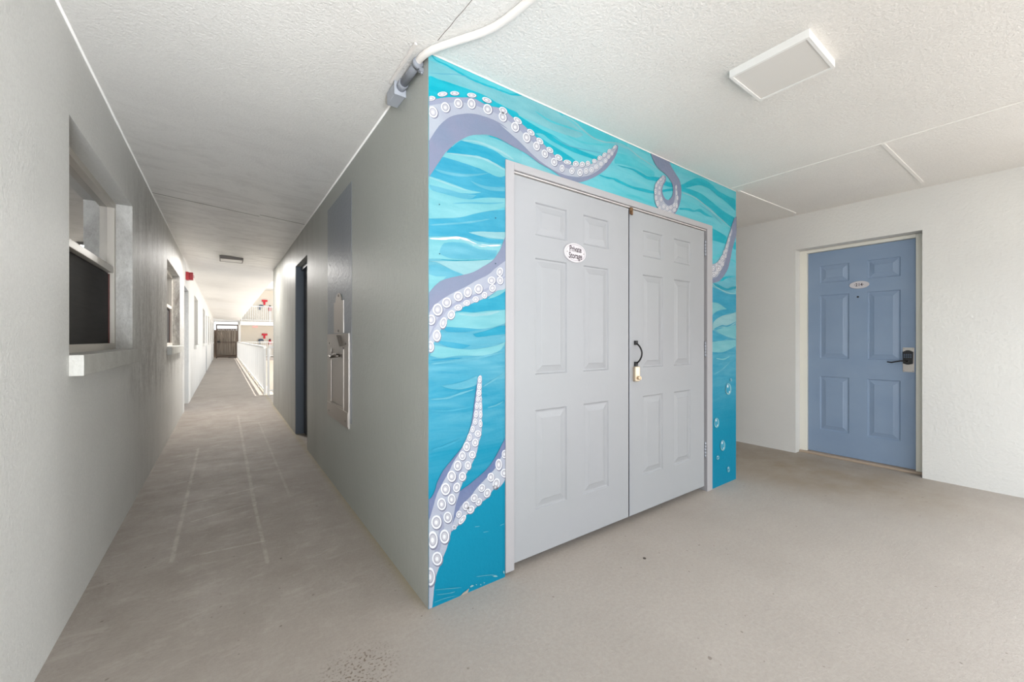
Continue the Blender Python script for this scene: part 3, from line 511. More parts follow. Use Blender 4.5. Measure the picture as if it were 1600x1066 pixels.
('lb',53,'1476 3856 1498 3856 1526 3854 1554 3852 1588 3850 1628 3846 1670 3842 1712 3838 1750 3834 1788 3830 1826 3824 1864 3822 1910 3822 1962 3824 2004 3828 2022 3828 2010 3824 1980 3814 1940 3800 1902 3790 1866 3784 1828 3778 1788 3772 1748 3770 1708 3766 1668 3766 1628 3766 1590 3768 1554 3770 1520 3776 1488 3782 1476 3788'),
('pl',54,'1476 3845 1492 3840 1522 3838 1556 3834 1588 3830 1620 3826 1654 3824 1688 3820 1722 3816 1760 3814 1800 3812 1836 3810 1864 3812 1864 3814 1840 3818 1802 3820 1764 3824 1726 3828 1692 3830 1658 3834 1624 3840 1592 3842 1558 3844 1524 3846 1496 3848 1476 3848'),
('ml',55,'1486 3780 1504 3780 1546 3780 1602 3780 1650 3778 1692 3778 1732 3776 1772 3774 1812 3774 1858 3778 1910 3784 1952 3788 1968 3792 1962 3786 1946 3772 1926 3754 1902 3742 1876 3736 1844 3728 1808 3724 1774 3722 1738 3722 1700 3724 1662 3726 1626 3730 1592 3730 1560 3730 1530 3732 1508 3736 1496 3746 1490 3760 1486 3774'),
('lb',56,'1476 3738 1498 3736 1526 3732 1554 3730 1588 3728 1626 3728 1668 3726 1712 3726 1756 3724 1804 3724 1852 3726 1902 3732 1956 3744 2010 3760 2066 3778 2120 3794 2176 3806 2238 3816 2286 3824 2306 3826 2306 3814 2306 3784 2306 3754 2306 3742 2292 3736 2258 3720 2216 3702 2176 3686 2140 3674 2104 3664 2070 3652 2036 3642 2008 3632 1982 3622 1956 3610 1928 3600 1900 3586 1868 3572 1836 3560 1800 3548 1758 3536 1714 3526 1670 3518 1626 3508 1578 3498 1526 3488 1484 3480 1476 3478'),
('ml',57,'1712 3658 1744 3662 1794 3672 1848 3686 1902 3694 1956 3704 2012 3714 2068 3724 2120 3732 2170 3744 2220 3760 2262 3772 2292 3784 2292 3786 2262 3782 2218 3770 2170 3760 2120 3750 2068 3738 2012 3730 1956 3722 1902 3710 1848 3698 1792 3684 1744 3672 1712 3660'),
('mb',58,'1476 3478 1484 3480 1526 3486 1578 3496 1626 3506 1670 3514 1714 3524 1758 3536 1800 3548 1834 3560 1864 3572 1896 3586 1928 3600 1966 3614 2004 3628 2046 3644 2092 3658 2150 3674 2222 3692 2282 3708 2306 3714 2306 3680 2306 3604 2306 3528 2306 3492 2286 3488 2234 3478 2172 3466 2120 3456 2074 3450 2030 3446 1990 3442 1956 3436 1930 3432 1904 3426 1884 3420 1876 3418 1888 3418 1914 3414 1948 3410 1982 3406 2014 3402 2048 3398 2082 3394 2120 3392 2164 3394 2216 3400 2260 3406 2278 3410 2276 3404 2274 3390 2270 3378 2270 3372 2252 3370 2212 3362 2162 3356 2120 3350 2084 3348 2048 3348 2014 3348 1982 3348 1954 3352 1930 3356 1906 3360 1876 3362 1842 3362 1806 3364 1766 3362 1724 3358 1654 3348 1568 3334 1498 3322 1476 3318'),
('ml',59,'1486 3420 1518 3422 1566 3432 1620 3444 1676 3456 1730 3468 1788 3482 1846 3496 1904 3510 1964 3530 2026 3550 2082 3570 2120 3586 2120 3588 2078 3580 2024 3562 1960 3546 1902 3530 1844 3512 1786 3498 1728 3486 1674 3472 1620 3458 1564 3446 1518 3434 1486 3422'),
('pl',60,'1882 3418 1896 3420 1928 3430 1968 3440 2010 3448 2048 3454 2092 3458 2136 3464 2176 3468 2218 3474 2260 3480 2294 3484 2306 3486 2306 3476 2306 3450 2306 3424 2306 3414 2284 3412 2232 3410 2170 3406 2120 3404 2080 3404 2046 3404 2012 3404 1982 3406 1950 3410 1918 3412 1892 3416'),
('lb',61,'1476 3313 1498 3316 1568 3330 1654 3342 1724 3352 1766 3356 1806 3356 1842 3354 1876 3350 1906 3344 1934 3334 1962 3324 1996 3322 2062 3326 2152 3338 2228 3350 2262 3356 2262 3352 2262 3340 2260 3324 2256 3310 2244 3284 2230 3252 2208 3222 2176 3198 2128 3184 2068 3176 2004 3172 1942 3166 1882 3160 1822 3152 1764 3144 1712 3140 1666 3136 1624 3134 1588 3132 1554 3130 1526 3126 1498 3124 1476 3120'),
('ml',62,'1626 3280 1668 3294 1724 3304 1784 3310 1838 3310 1880 3306 1918 3294 1954 3282 1996 3274 2054 3276 2122 3282 2180 3288 2204 3290 2204 3280 2198 3254 2186 3224 2162 3202 2126 3190 2078 3184 2024 3180 1968 3176 1906 3168 1836 3158 1768 3152 1712 3148 1666 3152 1624 3162 1592 3172 1578 3176 1580 3190 1586 3220 1602 3254'),
('wt',63,'1486 3300 1506 3298 1534 3300 1568 3304 1602 3306 1638 3312 1678 3324 1714 3332 1748 3334 1776 3336 1800 3338 1822 3336 1844 3330 1866 3326 1888 3320 1910 3310 1938 3302 1966 3304 1996 3302 2028 3302 2064 3306 2110 3316 2162 3324 2214 3334 2248 3346 2248 3350 2212 3348 2162 3340 2110 3330 2064 3328 2030 3326 2000 3322 1972 3324 1948 3330 1924 3334 1902 3340 1880 3350 1856 3358 1830 3360 1806 3360 1780 3362 1750 3360 1714 3352 1676 3342 1636 3334 1602 3326 1568 3318 1534 3314 1506 3310 1486 3304'),
('pl',64,'1774 3340 1790 3332 1818 3328 1848 3324 1872 3318 1892 3312 1910 3310 1930 3306 1952 3302 1992 3304 2040 3308 2086 3312 2120 3318 2120 3322 2088 3324 2042 3322 1996 3324 1958 3324 1936 3324 1918 3328 1902 3334 1880 3338 1852 3338 1822 3342 1794 3346 1774 3342'),
('pl',65,'1476 3099 1498 3102 1564 3108 1642 3118 1712 3126 1762 3132 1806 3138 1852 3144 1902 3150 1974 3162 2058 3176 2132 3188 2162 3192 2148 3182 2114 3158 2072 3130 2036 3106 2008 3086 1982 3068 1956 3050 1928 3036 1904 3024 1878 3016 1854 3008 1824 3008 1790 3016 1750 3028 1710 3042 1674 3056 1642 3068 1610 3080 1582 3090 1554 3098 1528 3100 1500 3100 1480 3100'),
('tq2',66,'1590 3128 1610 3126 1640 3126 1676 3126 1712 3128 1748 3132 1786 3138 1828 3144 1876 3150 1944 3160 2028 3174 2106 3186 2162 3196 2106 3190 2026 3178 1944 3168 1876 3158 1828 3150 1786 3144 1748 3140 1712 3136 1676 3132 1640 3132 1612 3132 1590 3130'),
('ml',67,'1476 3063 1482 3064 1510 3070 1544 3078 1578 3078 1612 3072 1648 3062 1686 3050 1724 3038 1766 3028 1812 3016 1848 3006 1864 3002 1846 2994 1804 2976 1754 2954 1712 2938 1680 2926 1648 2916 1620 2906 1590 2894 1554 2878 1516 2856 1484 2838 1476 2834'),
('lb',68,'1476 2985 1478 2984 1496 2978 1520 2974 1544 2970 1572 2972 1608 2976 1638 2978 1650 2980 1638 2968 1608 2938 1572 2904 1544 2874 1520 2848 1496 2822 1478 2802 1476 2799'),
('tb',69,'1774 2690 1806 2706 1854 2726 1906 2748 1956 2766 1998 2782 2038 2794 2078 2808 2120 2824 2172 2848 2234 2880 2286 2908 2306 2920 2306 2886 2306 2810 2306 2736 2306 2702 2286 2700 2236 2696 2174 2692 2120 2688 2074 2682 2030 2674 1986 2668 1942 2662 1892 2660 1836 2658 1792 2658 1774 2658 1772 2662 1770 2672 1768 2682'),
('lb',70,'2092 2798 2104 2808 2134 2834 2172 2864 2204 2888 2236 2906 2268 2922 2296 2934 2306 2938 2308 2934 2312 2922 2312 2908 2306 2896 2288 2882 2262 2864 2234 2848 2204 2834 2172 2822 2134 2810 2104 2802'),
('lb',71,'1638 2596 1652 2604 1686 2622 1732 2644 1774 2658 1814 2662 1856 2662 1898 2660 1942 2660 1986 2664 2030 2672 2074 2678 2120 2684 2174 2690 2236 2696 2286 2700 2306 2702 2306 2680 2306 2634 2306 2588 2306 2568 2286 2562 2238 2546 2176 2528 2120 2516 2068 2508 2016 2504 1960 2502 1902 2500 1830 2504 1746 2510 1678 2516 1650 2518 1648 2530 1644 2558 1640 2584'),
('pl',72,'1774 2636 1800 2630 1840 2628 1886 2626 1928 2622 1970 2624 2012 2630 2054 2634 2094 2636 2134 2646 2176 2660 2210 2670 2234 2682 2232 2686 2206 2686 2170 2678 2128 2672 2088 2666 2050 2658 2010 2654 1968 2654 1928 2650 1886 2646 1842 2646 1802 2648 1774 2642'),
('tb',73,'1928 2456 1942 2458 1978 2466 2022 2476 2064 2486 2106 2498 2152 2512 2196 2526 2234 2536 2256 2540 2280 2542 2300 2544 2306 2544 2306 2530 2306 2502 2306 2472 2306 2458 2284 2456 2234 2450 2172 2444 2120 2440 2076 2434 2034 2430 1998 2426 1968 2426 1954 2432 1940 2442 1932 2452'),
('mb',74,'1626 2518 1650 2518 1706 2516 1776 2514 1838 2512 1898 2508 1962 2504 2014 2502 2036 2500 2014 2496 1960 2488 1896 2478 1838 2472 1786 2470 1732 2468 1684 2470 1650 2474 1638 2484 1630 2498 1628 2512'),
('ml',75,'1566 2464 1606 2470 1660 2470 1720 2470 1774 2466 1814 2456 1850 2444 1886 2430 1928 2420 1986 2414 2052 2410 2120 2408 2176 2410 2218 2416 2262 2430 2294 2442 2306 2446 2306 2436 2306 2410 2306 2384 2306 2374 2286 2372 2238 2366 2176 2360 2120 2356 2066 2354 2010 2352 1956 2352 1902 2352 1852 2352 1804 2352 1758 2354 1712 2360 1660 2368 1604 2382 1560 2394 1544 2398 1542 2408 1544 2428 1550 2450'),
('mb',76,'1532 2392 1550 2392 1598 2388 1656 2382 1712 2376 1768 2368 1830 2358 1882 2350 1902 2346 1892 2342 1866 2330 1834 2320 1800 2314 1764 2314 1726 2320 1686 2328 1650 2338 1612 2352 1574 2370 1544 2386'),
('lb',77,'1486 2260 1490 2274 1502 2306 1514 2340 1520 2356 1532 2352 1564 2346 1608 2338 1650 2332 1704 2324 1766 2316 1834 2310 1902 2306 1972 2310 2046 2318 2116 2328 2176 2338 2218 2348 2262 2362 2294 2374 2306 2380 2302 2368 2286 2342 2264 2312 2234 2290 2194 2274 2146 2262 2094 2252 2036 2246 1972 2244 1904 2248 1834 2252 1774 2252 1720 2248 1672 2242 1628 2236 1590 2234 1556 2240 1522 2248 1496 2256'),
('ml',78,'1496 2182 1534 2178 1588 2182 1650 2186 1714 2188 1774 2192 1836 2200 1902 2206 1972 2212 2052 2226 2144 2244 2228 2260 2286 2274 2286 2278 2224 2274 2140 2260 2048 2248 1966 2236 1898 2226 1832 2220 1770 2216 1710 2210 1648 2202 1586 2198 1532 2194 1496 2186'),
('mb2',79,'1496 2214 1524 2212 1564 2212 1608 2214 1652 2214 1694 2216 1740 2220 1782 2222 1812 2228 1812 2230 1782 2232 1740 2232 1692 2232 1650 2230 1608 2226 1562 2224 1524 2222 1496 2216'),
('ml',80,'1602 1982 1618 1982 1658 1986 1706 1988 1748 1994 1782 1998 1816 2006 1846 2012 1876 2020 1908 2030 1940 2042 1966 2050 1976 2054 1978 2044 1982 2020 1982 1992 1968 1972 1940 1958 1898 1948 1854 1940 1812 1936 1774 1936 1738 1940 1704 1946 1674 1952 1650 1960 1626 1970 1610 1978'),
('ml',81,'1496 1866 1524 1862 1564 1858 1610 1858 1652 1856 1692 1862 1728 1872 1766 1882 1802 1888 1842 1898 1882 1908 1918 1916 1942 1926 1942 1928 1914 1926 1878 1920 1836 1914 1796 1908 1760 1896 1722 1888 1684 1880 1648 1874 1608 1870 1564 1872 1524 1872 1496 1870'),
('ml',82,'2038 1942 2066 1948 2102 1964 2144 1982 2182 1998 2214 2012 2244 2030 2270 2046 2286 2058 2284 2060 2264 2054 2236 2042 2202 2028 2170 2014 2136 1996 2094 1976 2058 1960 2036 1944'),
('ml',83,'2092 1732 2110 1732 2136 1734 2166 1738 2194 1742 2220 1750 2246 1760 2270 1772 2286 1780 2286 1782 2266 1778 2242 1770 2214 1762 2188 1754 2162 1748 2134 1744 2108 1740 2092 1734'),
('mb',84,'1498 1412 1526 1408 1566 1412 1610 1416 1654 1420 1698 1430 1744 1446 1786 1460 1812 1472 1812 1476 1780 1472 1736 1462 1688 1452 1646 1442 1604 1432 1560 1428 1522 1422 1496 1414'),
('mb',85,'1486 1766 1518 1758 1566 1750 1620 1744 1676 1740 1734 1740 1800 1746 1860 1750 1902 1756 1902 1760 1858 1760 1798 1758 1732 1756 1674 1756 1620 1758 1566 1764 1518 1770 1486 1768'),
('td',86,'2306 1408 2304 1406 2300 1400 2292 1390 2286 1382 2276 1366 2262 1348 2248 1326 2234 1304 2218 1282 2200 1258 2182 1234 2162 1210 2140 1186 2116 1162 2090 1142 2064 1122 2036 1104 2008 1088 1980 1074 1956 1062 1934 1050 1914 1040 1896 1030 1876 1020 1854 1012 1830 1004 1806 994 1786 984 1770 972 1756 960 1744 946 1736 928 1718 854 1698 752 1682 662 1674 622 1678 624 1686 626 1696 630 1706 634 1718 640 1732 646 1746 656 1762 666 1778 680 1798 700 1816 720 1838 736 1860 746 1882 754 1906 760 1928 768 1950 780 1970 794 1990 806 2010 818 2030 828 2050 834 2072 842 2092 852 2110 868 2128 886 2144 906 2162 918 2180 924 2198 922 2216 922 2234 926 2254 938 2276 956 2296 978 2306 1008 2312 1104 2312 1238 2308 1358'),
('tl',87,'2306 1306 2300 1296 2284 1272 2266 1244 2248 1218 2234 1196 2224 1176 2210 1154 2190 1132 2162 1108 2128 1084 2094 1060 2064 1040 2042 1024 2022 1012 2002 1000 1982 986 1962 968 1942 950 1924 930 1902 912 1880 896 1856 882 1832 870 1812 854 1796 840 1784 824 1774 808 1762 788 1746 766 1730 740 1716 714 1706 692 1700 674 1700 656 1698 642 1700 636 1706 638 1722 644 1742 654 1762 666 1780 680 1798 700 1818 720 1838 736 1860 746 1882 754 1906 760 1928 768 1950 780 1970 794 1990 806 2010 818 2030 828 2050 834 2072 842 2092 852 2110 868 2128 886 2144 906 2162 918 2180 924 2198 922 2216 922 2234 926 2254 940 2276 956 2294 978 2306 1008 2312 1080 2312 1180 2308 1268'),
('td',100,'2006 2058 2010 2058 2016 2054 2022 2050 2026 2044 2026 2032 2026 2016 2026 1998 2026 1980 2024 1954 2024 1924 2022 1894 2022 1862 2024 1834 2026 1804 2028 1774 2030 1746 2030 1718 2028 1690 2026 1660 2026 1630 2024 1596 2024 1558 2024 1522 2020 1490 2014 1466 2006 1444 1996 1424 1988 1402 1982 1378 1978 1354 1972 1328 1962 1302 1950 1276 1934 1248 1918 1222 1902 1198 1888 1178 1876 1164 1864 1148 1850 1128 1838 1104 1824 1078 1810 1050 1800 1026 1790 1004 1784 982 1776 962 1770 942 1762 924 1756 908 1748 892 1742 872 1734 838 1726 798 1718 758 1712 724 1706 698 1702 676 1698 654 1694 628 1686 600 1676 568 1666 536 1656 508 1646 482 1634 460 1620 436 1608 412 1594 384 1580 356 1566 326 1554 300 1546 280 1540 260 1536 242 1532 222 1528 198 1526 174 1522 148 1520 118 1516 80 1510 34 1506 6 1476 6 1476 982 1488 984 1502 994 1514 1010 1526 1032 1536 1052 1544 1070 1546 1082 1548 1090 1550 1100 1554 1110 1566 1132 1580 1156 1596 1182 1614 1208 1636 1230 1660 1254 1686 1276 1712 1300 1738 1324 1764 1348 1790 1372 1812 1396 1830 1418 1844 1440 1858 1464 1870 1488 1882 1514 1892 1538 1900 1566 1910 1598 1916 1634 1924 1672 1930 1714 1936 1756 1942 1798 1950 1844 1956 1888 1962 1926 1966 1956 1970 1984 1974 2008 1980 2028 1986 2040 1994 2048 2002 2056'),
('tl',101,'2006 2058 2010 2058 2016 2054 2022 2050 2026 2044 2026 2032 2026 2016 2026 1998 2026 1980 2024 1954 2024 1924 2022 1894 2022 1862 2024 1834 2026 1804 2028 1774 2030 1746 2030 1718 2028 1690 2026 1660 2026 1630 2024 1596 2024 1558 2024 1522 2020 1490 2014 1466 2006 1444 1996 1424 1988 1402 1982 1378 1978 1354 1972 1328 1962 1302 1950 1276 1934 1248 1918 1222 1902 1198 1888 1178 1876 1164 1864 1148 1850 1128 1838 1104 1824 1078 1810 1050 1800 1026 1790 1004 1784 982 1776 962 1770 942 1762 924 1756 908 1748 892 1742 872 1734 838 1726 798 1718 758 1712 724 1706 698 1702 676 1698 654 1694 628 1686 600 1676 568 1666 536 1656 508 1646 482 1634 460 1620 436 1608 412 1594 384 1580 356 1566 326 1554 300 1546 280 1540 260 1536 242 1532 222 1528 198 1526 174 1522 148 1520 118 1516 80 1510 34 1506 6 1476 6 1476 796 1486 816 1494 838 1502 864 1512 890 1520 914 1528 940 1536 966 1546 990 1554 1014 1566 1034 1576 1052 1590 1070 1602 1090 1616 1110 1632 1132 1648 1154 1662 1176 1678 1200 1694 1226 1708 1252 1724 1276 1740 1296 1756 1316 1772 1334 1786 1354 1800 1374 1814 1394 1826 1416 1838 1436 1850 1456 1860 1476 1872 1498 1882 1520 1894 1548 1906 1576 1918 1606 1928 1640 1936 1680 1944 1722 1950 1766 1956 1810 1962 1860 1968 1916 1974 1966 1980 2006 1986 2024 1994 2040 2002 2054'),
('tm',102,'1586 822 1578 804 1582 776 1584 746 1578 716 1572 680 1568 634 1558 588 1542 548 1532 504 1524 460 1512 422 1510 392 1518 386 1536 406 1552 442 1574 480 1592 522 1598 568 1610 614 1624 658 1626 700 1620 738 1616 772 1610 800 1594 820'),
('tm',103,'1810 1216 1784 1198 1764 1166 1742 1128 1718 1094 1700 1062 1688 1024 1674 992 1672 966 1678 962 1696 980 1714 1008 1738 1040 1754 1072 1770 1110 1792 1148 1812 1182 1814 1214'),
('tp',104,'1476 4530 1484 4534 1514 4550 1544 4564 1568 4576 1592 4590 1620 4602 1650 4616 1688 4630 1730 4646 1774 4660 1812 4672 1844 4684 1874 4694 1902 4702 1928 4706 1956 4708 1984 4704 2012 4700 2036 4698 2058 4696 2076 4696 2096 4696 2120 4698 2150 4702 2184 4710 2218 4716 2248 4718 2274 4710 2298 4698 2314 4686 2322 4682 2322 4686 2322 4696 2320 4706 2320 4712 2328 4708 2346 4698 2370 4686 2396 4676 2428 4666 2466 4658 2506 4648 2536 4640 2550 4632 2560 4622 2570 4612 2584 4604 2604 4596 2628 4590 2654 4584 2680 4576 2706 4566 2732 4556 2756 4546 2780 4534 2802 4524 2824 4514 2844 4504 2866 4494 2890 4482 2916 4468 2944 4454 2972 4444 3002 4434 3034 4424 3066 4416 3098 4410 3132 4406 3164 4402 3198 4402 3230 4402 3258 4408 3286 4414 3314 4424 3346 4432 3382 4442 3424 4450 3466 4460 3506 4474 3538 4490 3570 4508 3600 4526 3630 4548 3662 4574 3694 4602 3726 4630 3758 4656 3786 4678 3812 4696 3840 4716 3868 4738 3900 4766 3934 4800 3966 4830 3992 4852 4008 4858 4026 4858 4040 4854 4044 4852 4044 4844 4042 4824 4036 4800 4026 4774 4014 4750 3998 4722 3980 4694 3958 4664 3932 4632 3906 4598 3876 4564 3846 4532 3814 4502 3784 4476 3750 4450 3714 4424 3676 4398 3636 4372 3592 4344 3546 4320 3494 4292 3438 4266 3382 4242 3326 4226 3272 4216 3220 4212 3168 4214 3116 4218 3066 4228 3016 4242 2966 4258 2918 4270 2872 4278 2828 4284 2786 4292 2748 4298 2712 4308 2680 4320 2650 4330 2616 4340 2580 4350 2542 4358 2502 4366 2458 4372 2394 4380 2320 4390 2258 4396 2232 4400 2252 4398 2292 4396 2332 4392 2352 4392 2334 4394 2294 4400 2246 4406 2204 4410 2174 4410 2144 4410 2116 4408 2092 4406 2070 4402 2050 4396 2030 4390 2010 4382 1984 4374 1958 4366 1930 4356 1902 4342 1876 4328 1850 4310 1824 4292 1800 4272 1776 4254 1754 4234 1732 4214 1712 4192 1690 4168 1668 4142 1646 4118 1626 4090 1608 4062 1590 4032 1572 4002 1554 3974 1536 3944 1518 3912 1500 3884 1486 3860 1476 3843'),
('tl',105,'1476 4530 1484 4534 1514 4550 1544 4564 1568 4576 1592 4590 1620 4602 1650 4616 1688 4630 1730 4646 1774 4660 1812 4672 1844 4684 1874 4694 1902 4702 1928 4706 1956 4708 1984 4704 2012 4700 2036 4698 2058 4696 2076 4696 2096 4696 2120 4698 2150 4702 2184 4710 2218 4716 2248 4718 2274 4710 2298 4698 2314 4686 2322 4682 2322 4686 2322 4696 2320 4706 2320 4712 2328 4708 2346 4698 2370 4686 2396 4676 2428 4666 2466 4658 2506 4648 2536 4640 2550 4632 2560 4622 2570 4612 2584 4604 2604 4596 2628 4590 2654 4584 2680 4576 2706 4566 2732 4556 2756 4546 2780 4534 2802 4524 2824 4514 2844 4504 2866 4494 2890 4482 2916 4468 2944 4454 2972 4444 3002 4434 3034 4424 3066 4416 3098 4410 3132 4406 3164 4402 3198 4402 3230 4402 3258 4408 3286 4414 3314 4424 3346 4432 3382 4442 3424 4450 3466 4460 3506 4474 3538 4490 3570 4508 3600 4526 3630 4548 3662 4574 3694 4602 3726 4630 3758 4656 3786 4678 3812 4696 3840 4716 3868 4738 3904 4770 3944 4808 3978 4838 3992 4852 3998 4852 4008 4848 4018 4842 4022 4834 4014 4816 3998 4794 3980 4768 3958 4740 3934 4712 3906 4682 3876 4652 3846 4620 3814 4586 3784 4552 3750 4516 3714 4484 3674 4452 3632 4422 3588 4394 3546 4370 3506 4348 3464 4330 3424 4316 3384 4302 3346 4292 3306 4284 3268 4278 3230 4272 3192 4268 3156 4264 3118 4262 3080 4264 3040 4266 3000 4270 2958 4276 2918 4284 2878 4292 2840 4300 2800 4312 2764 4322 2730 4334 2698 4348 2664 4362 2632 4376 2596 4394 2560 4414 2524 4432 2488 4450 2454 4466 2418 4480 2384 4494 2350 4508 2314 4522 2276 4538 2246 4550 2232 4556 2252 4552 2292 4544 2332 4536 2352 4532 2338 4536 2308 4548 2270 4560 2234 4568 2200 4572 2164 4576 2128 4576 2092 4576 2054 4574 2016 4572 1978 4568 1942 4562 1908 4554 1876 4544 1844 4532 1812 4518 1780 4504 1748 4488 1716 4470 1686 4450 1660 4428 1636 4404 1612 4378 1590 4352 1570 4326 1554 4300 1536 4272 1520 4244 1500 4208 1476 4166'),
('tm',106,'1476 4530 1484 4534 1514 4550 1544 4564 1568 4576 1592 4590 1620 4602 1650 4616 1688 4630 1730 4646 1774 4660 1812 4672 1844 4684 1874 4694 1902 4702 1928 4706 1956 4708 1984 4704 2012 4700 2036 4698 2058 4696 2076 4696 2096 4696 2120 4698 2150 4702 2184 4710 2218 4716 2248 4718 2274 4710 2298 4698 2314 4686 2322 4682 2322 4686 2322 4696 2320 4706 2320 4712 2328 4708 2346 4698 2370 4686 2396 4676 2426 4666 2462 4658 2498 4650 2536 4640 2570 4626 2606 4610 2642 4594 2680 4576 2724 4556 2772 4536 2820 4514 2866 4494 2910 4472 2954 4452 2998 4432 3044 4416 3094 4406 3146 4400 3196 4396 3230 4390 3236 4380 3236 4366 3232 4354 3230 4348 3208 4346 3158 4346 3098 4348 3044 4356 2998 4370 2954 4388 2910 4410 2866 4428 2824 4442 2780 4456 2738 4470 2698 4484 2656 4500 2614 4518 2574 4536 2536 4552 2500 4566 2466 4580 2432 4594 2396 4608 2352 4622 2304 4638 2264 4652 2248 4656 2248 4654 2248 4650 2248 4646 2248 4644 2234 4646 2200 4648 2160 4650 2120 4650 2084 4650 2046 4650 2008 4648 1968 4646 1930 4642 1892 4640 1852 4634 1812 4626 1770 4612 1726 4596 1686 4578 1650 4564 1624 4552 1600 4542 1578 4532 1554 4520 1524 4504 1490 4488 1476 4481'),
('tp',107,'1476 2817 1486 2830 1500 2848 1516 2866 1532 2884 1548 2898 1564 2912 1582 2926 1602 2938 1624 2948 1648 2958 1674 2966 1700 2974 1726 2982 1754 2990 1784 2998 1812 3006 1842 3016 1870 3024 1900 3034 1928 3046 1956 3060 1984 3076 2010 3092 2036 3110 2064 3126 2094 3142 2122 3160 2148 3182 2172 3206 2194 3236 2216 3266 2234 3292 2246 3314 2256 3334 2266 3354 2274 3372 2284 3396 2294 3422 2304 3442 2306 3450 2310 3382 2314 3224 2314 3048 2306 2926 2292 2908 2266 2900 2234 2896 2204 2888 2178 2874 2150 2856 2122 2838 2092 2822 2060 2806 2026 2790 1990 2776 1956 2762 1918 2746 1878 2730 1842 2716 1812 2702 1794 2694 1778 2686 1764 2678 1748 2666 1730 2652 1712 2634 1694 2616 1674 2596 1656 2576 1638 2554 1620 2530 1602 2508 1586 2484 1572 2460 1558 2436 1544 2408 1528 2380 1512 2348 1498 2318 1486 2292 1478 2272 1476 2266'),
('tl',108,'1476 2631 1478 2636 1486 2650 1496 2666 1508 2682 1524 2700 1544 2720 1566 2738 1590 2758 1618 2776 1648 2794 1680 2814 1712 2830 1742 2848 1774 2862 1806 2878 1838 2894 1870 2912 1904 2932 1936 2952 1968 2970 2000 2986 2032 3002 2062 3016 2092 3034 2118 3052 2142 3072 2164 3094 2190 3114 2224 3140 2262 3168 2294 3190 2306 3200 2310 3164 2314 3082 2314 2990 2306 2926 2290 2908 2264 2900 2234 2896 2204 2888 2178 2874 2150 2856 2122 2838 2092 2822 2060 2806 2026 2790 1990 2776 1956 2762 1918 2746 1878 2730 1842 2716 1812 2702 1794 2694 1778 2686 1764 2678 1748 2666 1730 2652 1712 2634 1694 2616 1674 2596 1656 2576 1638 2554 1620 2530 1602 2508 1586 2484 1572 2460 1558 2436 1544 2408 1528 2380 1512 2348 1498 2318 1486 2292 1478 2272 1476 2266'),
('tm',109,'2304 3044 2278 3030 2244 3008 2206 2982 2168 2960 2132 2940 2100 2914 2064 2894 2028 2878 1996 2860 1964 2842 1930 2830 1896 2818 1864 2804 1832 2790 1798 2778 1766 2766 1738 2748 1708 2730 1678 2716 1652 2696 1630 2672 1606 2648 1584 2626 1568 2600 1552 2578 1536 2556 1522 2534 1512 2510 1500 2482 1486 2454 1476 2428 1476 2408 1488 2424 1502 2448 1514 2476 1528 2502 1544 2522 1558 2544 1570 2566 1590 2586 1610 2608 1628 2632 1648 2656 1674 2674 1698 2690 1722 2710 1752 2724 1782 2736 1812 2752 1842 2766 1876 2778 1910 2790 1942 2806 1974 2822 2010 2836 2044 2852 2078 2876 2114 2898 2150 2920 2184 2944 2218 2970 2256 2996 2288 3020 2308 3040'),
('tp',110,'4718 4952 5171 4952 5172 4950 5178 4926 5194 4902 5222 4882 5254 4858 5288 4836 5322 4812 5352 4792 5380 4774 5408 4754 5430 4728 5446 4698 5456 4662 5464 4626 5466 4588 5466 4550 5460 4510 5452 4472 5440 4434 5424 4396 5406 4360 5384 4326 5364 4296 5346 4272 5326 4250 5304 4232 5278 4218 5246 4208 5210 4202 5170 4198 5132 4198 5092 4198 5048 4202 5006 4208 4970 4214 4938 4220 4908 4226 4882 4234 4862 4246 4844 4262 4830 4284 4820 4306 4812 4330 4806 4354 4804 4380 4802 4406 4804 4432 4804 4460 4808 4488 4812 4514 4822 4540 4838 4564 4856 4586 4878 4608 4900 4628 4924 4652 4950 4676 4976 4696 5000 4712 5024 4718 5052 4718 5072 4714 5080 4712 5080 4706 5080 4686 5076 4664 5070 4644 5060 4630 5046 4616 5032 4602 5020 4586 5010 4568 5000 4546 4994 4526 4990 4508 4990 4490 4994 4472 5000 4456 5010 4440 5022 4426 5036 4414 5052 4402 5070 4394 5090 4390 5110 4390 5132 4392 5152 4400 5172 4410 5192 4426 5210 4444 5226 4462 5236 4480 5244 4500 5250 4520 5252 4542 5252 4564 5250 4590 5244 4614 5236 4634 5224 4652 5210 4666 5192 4680 5174 4692 5152 4706 5128 4718 5102 4728 5070 4740 5024 4754 4970 4766 4916 4780 4872 4796 4840 4814 4814 4834 4794 4856 4774 4876 4754 4900 4734 4928 4720 4948'),
